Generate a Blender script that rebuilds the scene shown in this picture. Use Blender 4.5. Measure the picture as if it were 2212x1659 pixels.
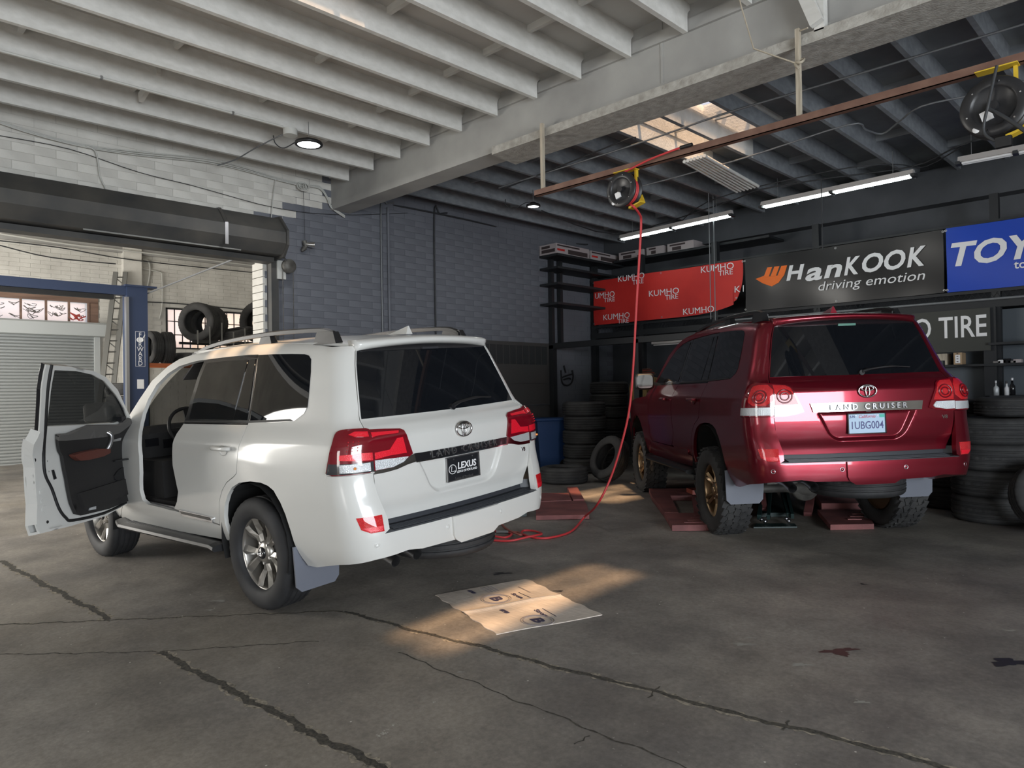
import bpy, bmesh, math, random
import numpy as np
from mathutils import Vector, Matrix
from mathutils.geometry import delaunay_2d_cdt
for o in list(bpy.data.objects): bpy.data.objects.remove(o, do_unlink=True)
C = bpy.context.scene.collection
SC = bpy.context.scene
rnd = random.Random(7)
PI = math.pi
# ------------------------------------------------------------------ camera
FPX, YAW, PITCH, ROLL, CH = 1556.3, -0.78086, 0.01065, -0.01553, 1.4216
cy_, sy_, cp_, sp_ = math.cos(YAW), math.sin(YAW), math.cos(PITCH), math.sin(PITCH)
FW = Vector((sy_*cp_, cy_*cp_, sp_)); R0 = Vector((cy_, -sy_, 0)); U0 = R0.cross(FW)
RT = math.cos(ROLL)*R0 + math.sin(ROLL)*U0; UP = -math.sin(ROLL)*R0 + math.cos(ROLL)*U0
CAM = Vector((0, 0, CH))
cam = bpy.data.cameras.new('camera'); co = bpy.data.objects.new('camera', cam); C.objects.link(co)
cam.sensor_fit = 'HORIZONTAL'; cam.sensor_width = 36; cam.lens = FPX/2212*36; cam.clip_end = 200
co.matrix_world = Matrix(((RT.x, UP.x, -FW.x, 0), (RT.y, UP.y, -FW.y, 0), (RT.z, UP.z, -FW.z, CH), (0, 0, 0, 1)))
SC.camera = co
def ray(px, py): return FW + RT*((px-1106)/FPX) + UP*((829.5-py)/FPX)
def on(px, py, ax, v):
    "point of the plane (x, y or z = v) seen at a pixel"
    d = ray(px, py); return CAM + d*((v-CAM[ax])/d[ax])
def atd(px, py, dist): return CAM + ray(px, py)*dist
# ------------------------------------------------------------------ view, world, lights
SC.view_settings.view_transform = 'Standard'; SC.view_settings.look = 'None'
SC.view_settings.gamma = 1; SC.view_settings.use_curve_mapping = False
SC.view_settings.exposure = 0.45
wd = bpy.data.worlds.new('world'); SC.world = wd; wd.use_nodes = True
wn = wd.node_tree; bgn = wn.nodes['Background']
sky = wn.nodes.new('ShaderNodeTexSky'); sky.sky_type = 'HOSEK_WILKIE'; sky.turbidity = 3.0; sky.ground_albedo = .35
sky.sun_direction = Vector((.30, -.18, 1.0)).normalized()
hs = wn.nodes.new('ShaderNodeHueSaturation'); hs.inputs['Saturation'].default_value = .55
wn.links.new(sky.outputs[0], hs.inputs['Color']); wn.links.new(hs.outputs[0], bgn.inputs[0]); bgn.inputs[1].default_value = 4.6
SUN_DIR = Vector((.30, -.18, 1.0)).normalized()      # towards the sun
sl = bpy.data.lights.new('sun', 'SUN'); sl.energy = 9; sl.angle = math.radians(3.0); sl.color = (1, .64, .36)
so = bpy.data.objects.new('sun', sl); C.objects.link(so); so.rotation_euler = SUN_DIR.to_track_quat('Z', 'Y').to_euler()
def area(name, loc, direction, sx, sy, power, col):
    l = bpy.data.lights.new(name, 'AREA'); l.shape = 'RECTANGLE'; l.size = sx; l.size_y = sy; l.energy = power; l.color = col
    o = bpy.data.objects.new(name, l); C.objects.link(o); o.location = loc
    o.rotation_euler = (-Vector(direction)).to_track_quat('Z', 'Y').to_euler(); return o
area('daylight_side_door', (6.9, -.2, 1.75), (-1, .0, .02), 6.2, 3.0, 760, (.88, .94, 1))
area('daylight_front_door', (-2.5, -5.9, 1.1), (0, 1, .05), 1.7, 2.3, 60, (1, .96, .90))
area('added_annex_daylight', (-13.5, -3.2, 1.9), (-.25, 1, .1), 7.5, 3.4, 900, (1, .965, .90))  # lamp added inside the closed annex, standing in for daylight from its unseen side
# ------------------------------------------------------------------ materials
def mat(name, col, rough=.5, metal=0, coat=0, noise=None, bump=None, spec=None, emit=None, alpha=None, trans=None, coatr=.03):
    m = bpy.data.materials.new(name); m.use_nodes = True; nt = m.node_tree; b = nt.nodes['Principled BSDF']
    c = (*col, 1); b.inputs['Base Color'].default_value = c; b.inputs['Roughness'].default_value = rough
    b.inputs['Metallic'].default_value = metal; b.inputs['Coat Weight'].default_value = coat; b.inputs['Coat Roughness'].default_value = coatr
    if spec is not None: b.inputs['Specular IOR Level'].default_value = spec
    if emit: b.inputs['Emission Color'].default_value = (*emit[0], 1); b.inputs['Emission Strength'].default_value = emit[1]
    if alpha is not None: b.inputs['Alpha'].default_value = alpha
    if trans: b.inputs['Transmission Weight'].default_value = trans
    if noise or bump:
        tc = nt.nodes.new('ShaderNodeTexCoord')
        def nz(scale, det=5, stretch=None):
            n = nt.nodes.new('ShaderNodeTexNoise'); n.inputs['Scale'].default_value = scale; n.inputs['Detail'].default_value = det
            if stretch:
                mp = nt.nodes.new('ShaderNodeMapping'); mp.inputs['Scale'].default_value = stretch
                nt.links.new(tc.outputs['Object'], mp.inputs['Vector']); nt.links.new(mp.outputs[0], n.inputs['Vector'])
            else: nt.links.new(tc.outputs['Object'], n.inputs['Vector'])
            return n
        if noise:
            n = nz(noise[0], 6, noise[3] if len(noise) > 3 else None)
            r = nt.nodes.new('ShaderNodeValToRGB'); r.color_ramp.elements[0].position = .3; r.color_ramp.elements[1].position = .72
            r.color_ramp.elements[0].color = (*noise[1], 1); r.color_ramp.elements[1].color = (*(noise[2] or col), 1)
            nt.links.new(n.outputs[0], r.inputs[0]); nt.links.new(r.outputs[0], b.inputs['Base Color'])
        if bump:
            n = nz(bump[0], 4); bp = nt.nodes.new('ShaderNodeBump'); bp.inputs['Strength'].default_value = bump[1]; bp.inputs['Distance'].default_value = .01
            nt.links.new(n.outputs[0], bp.inputs['Height']); nt.links.new(bp.outputs[0], b.inputs['Normal'])
    return m
def sc(c, k): return tuple(x*k for x in c)
M = {}
M['white'] = mat('white_pearl_paint', (.60, .595, .57), .38, 0, .7, coatr=.10)
M['red'] = mat('dark_red_paint', (.22, .010, .024), .30, .75, .9, coatr=.05)
M['glass_dark'] = mat('tinted_glass', (.006, .007, .009), .02, 0, 0, spec=.6)
M['glass_door'] = mat('clear_tinted_glass', (.02, .022, .022), .02, 0, 0, spec=.5, alpha=.72)
M['glass_ws'] = mat('windscreen_glass', (.03, .035, .03), .02, 0, 0, spec=.5, alpha=.55)
M['blackg'] = mat('gloss_black_trim', (.012, .012, .014), .18, 0, .5)
M['blackm'] = mat('matt_black_plastic', (.012, .012, .013), .42)
M['stepp'] = mat('grey_black_step_plastic', (.035, .038, .045), .45)
M['inter'] = mat('black_interior', (.018, .017, .017), .6, bump=(120, .15))
M['inter2'] = mat('grey_interior', (.10, .095, .09), .7)
M['leather'] = mat('red_brown_leather', (.10, .030, .022), .5, bump=(90, .2))
M['chrome'] = mat('chrome', (.82, .82, .84), .08, 1)
M['steel'] = mat('satin_steel', (.45, .45, .46), .35, 1)
M['silver'] = mat('silver_alloy', (.52, .50, .47), .30, .9)
M['bronze'] = mat('bronze_alloy', (.36, .25, .15), .28, .9)
M['rubber'] = mat('tyre_rubber', (.018, .018, .019), .72, noise=(6, (.013, .013, .014), (.028, .028, .030)))
M['rubber2'] = mat('dusty_tyre_rubber', (.03, .03, .03), .8, noise=(5, (.018, .018, .019), (.050, .049, .048)))
M['flap'] = mat('grey_mud_flap', (.13, .14, .17), .55)
M['lens_red'] = mat('dark_red_lens', (.16, .003, .010), .10, 0, 1)
M['lens_bright'] = mat('bright_red_lens', (.75, .012, .03), .18, 0, 1, bump=(180, .25))
M['lens_bright2'] = mat('ruby_prism_lens', (.62, .008, .014), .12, 0, 1, bump=(260, .7))
M['lens_clear'] = mat('clear_lens', (.62, .64, .66), .15, .35, 1, bump=(150, .5))
M['lens_smoke'] = mat('smoked_lens', (.05, .05, .055), .1, .2, 1)
M['amber'] = mat('amber_bulb', (.8, .25, .03), .2)
M['axle'] = mat('cast_axle_grey', (.12, .115, .105), .6, .3, noise=(9, (.07, .065, .06), (.17, .165, .15)))
M['lampg'] = mat('unlit_brake_lamp', (.10, .25, .20), .15, 0, 1)
M['shadowgap'] = mat('black_gap', (.006, .006, .006), .9)
# ------------------------------------------------------------------ mesh helpers
def tag(o, label=None, cat=None, group=None, kind=None):
    if label: o['label'] = label
    if cat: o['category'] = cat
    if group: o['group'] = group
    if kind: o['kind'] = kind
    return o
def empty(name, loc=(0, 0, 0), label=None, cat=None, group=None, rz=0):
    o = bpy.data.objects.new(name, None); C.objects.link(o); o.location = loc; o.rotation_euler = (0, 0, rz); o.empty_display_size = .1
    return tag(o, label, cat, group)
def link(name, me, m, parent=None, kind=None):
    o = bpy.data.objects.new(name, me)
    if m and not me.materials: me.materials.append(m)
    C.objects.link(o)
    if parent: o.parent = parent
    if kind: o['kind'] = kind
    return o
class MB:
    def __init__(s): s.v = []; s.f = []; s.sm = []
    def add(s, vs, fs, smooth=False):
        n = len(s.v); s.v += [tuple(v) for v in vs]; s.f += [tuple(i+n for i in f) for f in fs]; s.sm += [smooth]*len(fs); return s
    def hexa(s, p): return s.add(p, [(0, 3, 2, 1), (4, 5, 6, 7), (0, 1, 5, 4), (1, 2, 6, 5), (2, 3, 7, 6), (3, 0, 4, 7)])
    def box(s, x0, x1, y0, y1, z0, z1): return s.hexa([(x0, y0, z0), (x1, y0, z0), (x1, y1, z0), (x0, y1, z0), (x0, y0, z1), (x1, y0, z1), (x1, y1, z1), (x0, y1, z1)])
    def bbox(s, x0, x1, y0, y1, z0, z1, b=.01):
        "box with chamfered edges"
        V = []; F = []
        for zz, i in ((z0, b), (z0+b, 0), (z1-b, 0), (z1, b)):
            for (a, c, e, g) in ((x0+i, y0+i, b, 0), (x1-i, y0+i, -b, 0), (x1-i, y1-i, -b, 1), (x0+i, y1-i, b, 1)):
                sy = b if g == 0 else -b
                if (a > x0+b*1.5) == (g == 0): V += [(a+e, c, zz), (a, c+sy, zz)]
                else: V += [(a, c+sy, zz), (a+e, c, zz)]
        for k in range(3):
            for i in range(8): F.append((k*8+i, k*8+(i+1) % 8, k*8+8+(i+1) % 8, k*8+8+i))
        F.append(tuple(range(7, -1, -1))); F.append(tuple(range(24, 32)))
        return s.add(V, F)
    def obox(s, c, X, Y, Z, hx, hy, hz):
        c, X, Y, Z = Vector(c), Vector(X).normalized(), Vector(Y).normalized(), Vector(Z).normalized()
        P = [c+X*a*hx+Y*b*hy+Z*d*hz for d in (-1, 1) for a, b in ((-1, -1), (1, -1), (1, 1), (-1, 1))]
        return s.hexa(P)
    def beam(s, a, b, w, h, up=(0, 0, 1)):
        a, b = Vector(a), Vector(b); X = (b-a).normalized(); Y = Vector(up).cross(X)
        if Y.length < 1e-4: Y = Vector((0, 1, 0)).cross(X)
        Y.normalize(); Z = X.cross(Y); return s.obox((a+b)/2, X, Y, Z, (b-a).length/2, w/2, h/2)
    def tube(s, pts, r, n=8, caps=True, closed=False):
        P = [Vector(p) for p in pts]; N = len(P); V = []; F = []; prev = None
        for i, p in enumerate(P):
            if closed: t = P[(i+1) % N]-P[i-1]
            else: t = P[min(i+1, N-1)]-P[max(i-1, 0)]
            t.normalize()
            if prev is None:
                a = Vector((0, 0, 1)) if abs(t.z) < .9 else Vector((1, 0, 0)); u = t.cross(a).normalized()
            else:
                u = prev-t*prev.dot(t)
                u = u.normalized() if u.length > 1e-5 else t.orthogonal().normalized()
            prev = u; w = t.cross(u); rr = r[i] if isinstance(r, (list, tuple)) else r
            V += [p+(u*math.cos(2*PI*k/n)+w*math.sin(2*PI*k/n))*rr for k in range(n)]
        for i in range(N if closed else N-1):
            j = (i+1) % N
            for k in range(n): F.append((i*n+k, i*n+(k+1) % n, j*n+(k+1) % n, j*n+k))
        s.add(V, F, True)
        if caps and not closed: s.add([V[k] for k in range(n)], [tuple(range(n-1, -1, -1))]); s.add([V[(N-1)*n+k] for k in range(n)], [tuple(range(n))])
        return s
    def cyl(s, a, b, r0, r1=None, n=20):
        r1 = r0 if r1 is None else r1; return s.tube([a, b], [r0, r1], n)
    def lathe(s, prof, n=32, M4=None, smooth=True, ang=2*PI):
        "profile (r, h) turned about +Z, then placed with M4"
        V = []; F = []; m = len(prof)
        for k in range(n):
            a = ang*k/n
            for r, h in prof: V.append(Vector((r*math.cos(a), r*math.sin(a), h)))
        for k in range(n):
            j = (k+1) % n
            for i in range(m-1): F.append((k*m+i, j*m+i, j*m+i+1, k*m+i+1))
        if M4 is not None: V = [M4 @ v for v in V]
        return s.add(V, F, smooth)
    def prism(s, poly, f0, f1, smooth=False):
        n = len(poly); return s.add([f0(*p) for p in poly]+[f1(*p) for p in poly], [tuple(range(n-1, -1, -1)), tuple(range(n, 2*n))]+[(i, (i+1) % n, n+(i+1) % n, n+i) for i in range(n)])
    def mesh(s, name, off=None, fix=True):
        me = bpy.data.meshes.new(name); v = s.v
        if off is not None: v = [(a[0]-off[0], a[1]-off[1], a[2]-off[2]) for a in v]
        me.from_pydata(v, [], s.f); me.polygons.foreach_set('use_smooth', s.sm)
        if fix:
            bm = bmesh.new(); bm.from_mesh(me); bmesh.ops.recalc_face_normals(bm, faces=bm.faces); bm.to_mesh(me); bm.free()
        me.update(); return me
    def build(s, name, m, parent=None, kind=None, world=True, fix=True):
        off = parent.matrix_world.translation if (parent and world and not parent.get('_l')) else None
        if parent is not None and world: off = origin(parent)
        return link(name, s.mesh(name, off, fix), m, parent, kind)
def origin(p):
    v = Vector((0, 0, 0))
    while p is not None: v += p.location; p = p.parent
    return v
def copy_tree(o, parent=None):
    c = o.copy(); C.objects.link(c); c.parent = parent
    for ch in list(o.children): copy_tree(ch, c)
    return c
def wire(pts, k=6):
    "smooth curve through points"
    P = [Vector(p) for p in pts]; out = []
    for i in range(len(P)-1):
        a, b, c, d = P[max(i-1, 0)], P[i], P[i+1], P[min(i+2, len(P)-1)]
        for j in range(k):
            t = j/k; out.append(.5*((2*b)+(c-a)*t+(2*a-5*b+4*c-d)*t*t+(3*b-a-3*c+d)*t**3))
    out.append(P[-1]); return out
def text(name, body, size, m, parent, frame, extrude=.002, shear=0, bold=0, align='CENTER', sx=1, wrap=None, space=1.0, local=False):
    "frame = (origin, right, up); wrap maps (u, v, w) to a point"
    cu = bpy.data.curves.new(name, 'FONT'); cu.body = body; cu.size = size; cu.extrude = extrude; cu.shear = shear; cu.offset = bold
    cu.align_x = align; cu.align_y = 'CENTER'; cu.resolution_u = 3; cu.space_character = space
    ob = bpy.data.objects.new(name, cu); C.objects.link(ob)
    dg = bpy.context.evaluated_depsgraph_get(); me = bpy.data.meshes.new_from_object(ob.evaluated_get(dg))
    bpy.data.objects.remove(ob); bpy.data.curves.remove(cu)
    if wrap is None:
        o, r, u = Vector(frame[0]), Vector(frame[1]).normalized(), Vector(frame[2]).normalized(); n = r.cross(u)
        off = Vector((0, 0, 0)) if local or parent is None else origin(parent)
        for v in me.vertices: v.co = o+r*v.co.x*sx+u*v.co.y+n*v.co.z-off
    else:
        for v in me.vertices: v.co = wrap(v.co.x*sx, v.co.y, v.co.z)
    me.materials.clear(); me.update()
    return link(name, me, m, parent)
# ------------------------------------------------------------------ floor
def zfloor(x, y):
    a = .066*(y-3.23); b = .061+.004*(y-5); k = 30.0
    m = -math.log(math.exp(-k*a)+math.exp(-k*b))/k
    t = min(1, max(0, (-9.2-x)/2.5)); t = t*t*(3-2*t)
    return m*(1-t)-.02*t if m < .02 else m*(1-t)
def floor_mat():
    m = mat('stained_concrete', (.12, .11, .1), .62); nt = m.node_tree; b = nt.nodes['Principled BSDF']; L = nt.links
    tc = nt.nodes.new('ShaderNodeTexCoord')
    def nz(s, d, rough=.55):
        n = nt.nodes.new('ShaderNodeTexNoise'); n.inputs['Scale'].default_value = s; n.inputs['Detail'].default_value = d; n.inputs['Roughness'].default_value = rough
        L.new(tc.outputs['Object'], n.inputs['Vector']); return n
    def ramp(n, p0, c0, p1, c1):
        r = nt.nodes.new('ShaderNodeValToRGB'); e = r.color_ramp.elements; e[0].position = p0; e[0].color = (*c0, 1); e[1].position = p1; e[1].color = (*c1, 1)
        L.new(n.outputs[0], r.inputs[0]); return r
    def mix(kind, fac, a, bb):
        x = nt.nodes.new('ShaderNodeMix'); x.data_type = 'RGBA'; x.blend_type = kind
        if isinstance(fac, float): x.inputs[0].default_value = fac
        else: L.new(fac, x.inputs[0])
        L.new(a, x.inputs[6])
        if isinstance(bb, tuple): x.inputs[7].default_value = (*bb, 1)
        else: L.new(bb, x.inputs[7])
        return x.outputs[2]
    base = ramp(nz(.55, 6), .30, (.19, .175, .16), .72, (.37, .335, .29)).outputs[0]
    oil = ramp(nz(1.6, 8, .65), .40, (.50, .50, .52), .62, (1, 1, 1)).outputs[0]
    c = mix('MULTIPLY', .75, base, oil)
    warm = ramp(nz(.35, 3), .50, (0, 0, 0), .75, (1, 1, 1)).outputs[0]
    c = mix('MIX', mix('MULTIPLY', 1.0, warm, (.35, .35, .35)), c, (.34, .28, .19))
    fine = ramp(nz(38, 6, .7), .35, (.72, .72, .72), .7, (1.18, 1.18, 1.18)).outputs[0]
    c = mix('MULTIPLY', .8, c, fine)
    v = nt.nodes.new('ShaderNodeTexVoronoi'); v.inputs['Scale'].default_value = 9; v.inputs['Randomness'].default_value = 1; L.new(tc.outputs['Object'], v.inputs['Vector'])
    sp = nt.nodes.new('ShaderNodeMath'); sp.operation = 'LESS_THAN'; sp.inputs[1].default_value = .045; L.new(v.outputs['Distance'], sp.inputs[0])
    v2 = nt.nodes.new('ShaderNodeMath'); v2.operation = 'GREATER_THAN'; v2.inputs[1].default_value = .52; L.new(nz(2.3, 3).outputs[0], v2.inputs[0])
    sm = nt.nodes.new('ShaderNodeMath'); sm.operation = 'MULTIPLY'; L.new(sp.outputs[0], sm.inputs[0]); L.new(v2.outputs[0], sm.inputs[1])
    c = mix('MIX', sm.outputs[0], c, (.60, .57, .52))
    pw = ramp(nz(3.1, 9, .75), .66, (0, 0, 0), .70, (1, 1, 1)).outputs[0]
    pf = ramp(nz(60, 5, .8), .5, (0, 0, 0), .56, (1, 1, 1)).outputs[0]
    c = mix('MIX', mix('MULTIPLY', 1.0, pw, pf), c, (.50, .48, .43))
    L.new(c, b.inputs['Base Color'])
    rr = ramp(nz(.9, 5), .3, (.42, .42, .42), .7, (.72, .72, .72)); L.new(rr.outputs[0], b.inputs['Roughness'])
    bp = nt.nodes.new('ShaderNodeBump'); bp.inputs['Strength'].default_value = .25; bp.inputs['Distance'].default_value = .004; L.new(nz(25, 8, .7).outputs[0], bp.inputs['Height']); L.new(bp.outputs[0], b.inputs['Normal'])
    return m
xs = [-20+.35*i for i in range(81)]; ys = [-7+.25*i for i in range(80)]
mb = MB(); mb.add([(x, y, zfloor(x, y)) for x in xs for y in ys], [(i*80+j, (i+1)*80+j, (i+1)*80+j+1, i*80+j+1) for i in range(80) for j in range(79)], True)
floor = mb.build('floor', floor_mat(), kind='structure')
def gpt(px, py, lift=0):
    X = on(px, py, 2, .0)
    for _ in range(8): X = on(px, py, 2, zfloor(X.x, X.y))
    return Vector((X.x, X.y, zfloor(X.x, X.y)+lift))
def joint(pa, pb, w, m, name='expansion_joint', lift=.0015, jit=.3):
    a, b = gpt(*pa), gpt(*pb); n = int((b-a).length/.03)+2; d = (b-a).normalized(); s = Vector((-d.y, d.x, 0)); V = []; F = []
    for i in range(n):
        t = i/(n-1); p = a.lerp(b, t); p += s*(.008*math.sin(t*23)+.006*math.sin(t*61))
        wl = w*(1+jit*rnd.uniform(-1, 1)); wr = w*(1+jit*rnd.uniform(-1, 1))
        for q in (p-s*wl, p+s*wr): V.append((q.x, q.y, zfloor(q.x, q.y)+lift))
        if i: F.append((2*i-2, 2*i-1, 2*i+1, 2*i))
    return MB().add(V, F).build(name, m, floor)
M['joint'] = mat('dirt_filled_joint', (.035, .032, .028), .95, noise=(60, (.02, .018, .016), (.10, .09, .07)))
M['crumb'] = mat('crumbled_joint_edge', (.30, .26, .20), .95, noise=(55, (.10, .09, .075), (.42, .37, .29)))
for a, b, w in [((0, 1212), (238, 1338), .022), ((345, 1410), (860, 1680), .020), ((742, 1322), (2080, 1668), .014), ((-80, 1353), (240, 1340), .006), ((240, 1340), (742, 1320), .007)]:
    joint(a, b, w*1.5, M['crumb'], 'crumbled_edge', .001, .75); joint(a, b, w, M['joint'], lift=.0022, jit=.45)
for a, b in [((0, 1414), (345, 1408)), ((345, 1408), (690, 1385)), ((860, 1410), (1510, 1670)), ((1400, 1508), (1420, 1482)), ((1690, 1578), (1700, 1556)), ((1240, 1608), (1270, 1588))]:
    joint(a, b, .004, M['joint'], 'hairline_crack', .0012, .7)
# ------------------------------------------------------------------ walls and ceiling
XL, YB, YBEAM = -8.8, 11.8, 5.36
M['wwall'] = mat('cream_white_block_paint', (.60, .585, .545), .8, noise=(2.2, (.48, .465, .43), (.66, .645, .60)), bump=(45, .35))
M['wwallj'] = mat('painted_mortar_joint', (.52, .505, .47), .9, noise=(3, (.40, .39, .36), (.58, .565, .53)))
M['bwall'] = mat('blue_grey_block_paint', (.13, .138, .160), .70, noise=(1.3, (.105, .111, .130), (.155, .163, .186)), bump=(45, .3))
M['bwallj'] = mat('blue_grey_joint', (.105, .110, .128), .75)
M['dwall'] = mat('dark_back_wall', (.055, .06, .068), .8, noise=(1.5, (.04, .044, .05), (.075, .08, .09)))
M['wood'] = mat('white_painted_joist', (.60, .59, .56), .62, noise=(3, (.53, .52, .49), (.63, .62, .59), (.25, 3, 6)), bump=(28, .18))
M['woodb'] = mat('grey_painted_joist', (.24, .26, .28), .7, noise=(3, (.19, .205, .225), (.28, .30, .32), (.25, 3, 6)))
M['deck'] = mat('white_painted_deck', (.52, .51, .48), .75, noise=(2, (.44, .43, .41), (.55, .54, .51)))
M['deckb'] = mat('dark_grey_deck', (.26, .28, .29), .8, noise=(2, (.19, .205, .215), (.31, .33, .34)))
M['beam'] = mat('grey_plaster_beam', (.34, .335, .32), .75, noise=(1.6, (.27, .265, .255), (.40, .395, .375)))
M['plank'] = mat('sanded_concrete_plank', (.40, .385, .355), .85, noise=(14, (.28, .265, .235), (.46, .445, .41)), bump=(60, .5))
def zdeck(x): return 4.48+.0247*x+.25+ (0 if True else 0)
# left wall with the shutter opening (y 1.0 .. 4.36, z < 3.3)
OPZ = 3.28; OPY = 4.36
wl = MB(); wl.box(XL-.3, XL-.012, -6, 12, OPZ, 5.0); wl.box(XL-.3, XL-.012, OPY+.02, 12, -.3, OPZ); wl.box(XL-.3, XL-.012, -6, -1.6, -.3, OPZ)
wall_left = wl.build('wall_left', M['wwallj'], kind='structure')
# painted blocks, each one its own piece
bm0 = MB().bbox(0, .013, -.1965, .1965, -.0452, .0452, .0025); brick_w = bm0.mesh('brick_white'); brick_w.materials.append(M['wwall'])
brick_b = bm0.mesh('brick_blue'); brick_b.materials.append(M['bwall'])
hb = MB().bbox(0, .013, -.094, .094, -.0452, .0452, .0025); half_w = hb.mesh('half_w'); half_w.materials.append(M['wwall']); half_b = hb.mesh('half_b'); half_b.materials.append(M['bwall'])
nb = 0; rest = {'w': MB(), 'b': MB()}
for r in range(54):
    z = -.02+.094*r
    if z > 4.78: break
    for c in range(-16, 32):
        y = c*.398+(.199 if r % 2 else 0)+.05
        if y < -5.9 or y > 11.75: continue
        if y-.19 < OPY and y+.19 > -1.6 and z-.04 < OPZ: 
            if not (y < OPY+.19 and y > OPY-.19 and z < OPZ-.05): continue
            y2 = OPY+.11; half = True
            if z > OPZ-.05: continue
            y = y2
            if r % 2: continue
        else: half = False
        k = 'w' if (y < 4.4 or (z > 3.74 and y < 4.8) or (z > 4.02 and y < 5.3)) else 'b'
        see = (1.4 < y < 4.7 and 3.6 < z < 4.5) or (4.7 < y < 9.9 and 2.25 < z < 4.25)
        if see and nb < 300 and not half:
            o = bpy.data.objects.new('brick', brick_w if k == 'w' else brick_b); C.objects.link(o); o.parent = wall_left
            o.location = (XL-.012+rnd.uniform(-.0008, .0012), y, z); nb += 1
        else:
            hh = .094 if half else .192; d = rnd.uniform(-.0015, .002)
            rest[k].box(XL-.012, XL+.001+d*.5, y-hh-.0045, y+hh+.0045, z-.0452, z+.0452)
for k, m in (('w', M['wwall']), ('b', M['bwall'])): rest[k].build('block_courses', m, wall_left, 'stuff', fix=False)
MB().box(XL-.011, XL-.0025, 4.79, 12, -.3, 4.9).box(XL-.011, XL-.0025, 4.50, 4.79, -.3, 3.74).build('blue_paint_band', M['bwallj'], wall_left)
MB().box(XL-.011, XL-.0030, -5.9, 4.79, 3.74, 4.9).build('white_paint_band', M['wwallj'], wall_left)
MB().box(-9.1, 7.2, YB, YB+.2, -.3, 5.1).build('wall_back', M['dwall'], kind='structure')
wr = MB(); wr.box(7, 7.2, -6, -3.6, -.5, 5.1); wr.box(7, 7.2, 3.2, 12, -.3, 5.1); wr.box(7, 7.2, -3.6, 3.2, 3.35, 5.1); wr.build('wall_right', M['wwall'], kind='structure')
wf = MB(); wf.box(-9, -3.4, -6.2, -6, -.8, 5.1); wf.box(-1.6, 7.2, -6.2, -6, -.8, 5.1); wf.box(-3.4, -1.6, -6.2, -6, 2.4, 5.1); wf.build('wall_front', M['wwall'], kind='structure')
# ceiling deck, with two skylight openings
SK1 = (-4.80, -3.70, 1.6, 3.25); SK2 = (-4.84, -3.72, 6.05, 8.55); SK3 = (-2.25, -1.60, 1.65, 3.65)
def deck(x0, x1, y0, y1, hole, m, name):
    mb = MB(); X = sorted({x0, x1}|{h[k] for h in hole for k in (0, 1)}); Y = sorted({y0, y1}|{h[k] for h in hole for k in (2, 3)})
    for i in range(len(X)-1):
        for j in range(len(Y)-1):
            a, b, c, d = X[i], X[i+1], Y[j], Y[j+1]
            if any(h[0] <= a and b <= h[1] and h[2] <= c and d <= h[3] for h in hole): continue
            mb.hexa([(a, c, zdeck(a)), (b, c, zdeck(b)), (b, d, zdeck(b)), (a, d, zdeck(a)), (a, c, zdeck(a)+.12), (b, c, zdeck(b)+.12), (b, d, zdeck(b)+.12), (a, d, zdeck(a)+.12)])
    return mb.build(name, m, kind='structure')
ceil = deck(-9, 7.2, -6.2, 5.5, (SK1, SK3), M['deck'], 'ceiling')
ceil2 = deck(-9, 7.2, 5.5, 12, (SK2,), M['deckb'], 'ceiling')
NJ = 27
for k in range(NJ):
    x = -8.28+.571*k
    z0 = 4.48+.0247*x
    # front bay joist with the notched end at the beam
    poly = [(-6, z0), (5.32, z0), (5.32, z0+.13), (5.325, z0+.16), (5.345, z0+.185), (5.36, z0+.20), (5.36, z0+.25), (-6, z0+.25)]
    MB().prism(poly, lambda y, z: (x-.045, y, z), lambda y, z: (x, y, z)).build('joist', M['wood'], ceil)
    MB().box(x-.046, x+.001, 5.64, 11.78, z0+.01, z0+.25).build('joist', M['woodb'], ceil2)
    if k < NJ-1:
        for y in (-1.6, .4, 2.45, 4.6) if k % 2 else (-.6, 1.4, 3.52, 4.6):
            if (SK1[0]-.3 < x < SK1[1] and SK1[2] < y < SK1[3]) or (SK3[0]-.4 < x < SK3[1] and SK3[2] < y < SK3[3]): continue
            MB().box(x, x+.526, y-.02, y+.02, z0+.19, z0+.262).build('blocking', M['wood'], ceil)
        for y in (7.0, 9.9) if k % 2 else (8.4, 10.9):
            if SK2[0]-.4 < x < SK2[1] and SK2[2] < y < SK2[3]: continue
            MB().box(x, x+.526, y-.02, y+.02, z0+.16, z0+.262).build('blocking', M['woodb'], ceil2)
MB().beam((-7.62, 2.5, 4.40), (-7.12, 2.5, 4.52), .04, .09).build('loose_brace', M['wood'], ceil)
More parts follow.
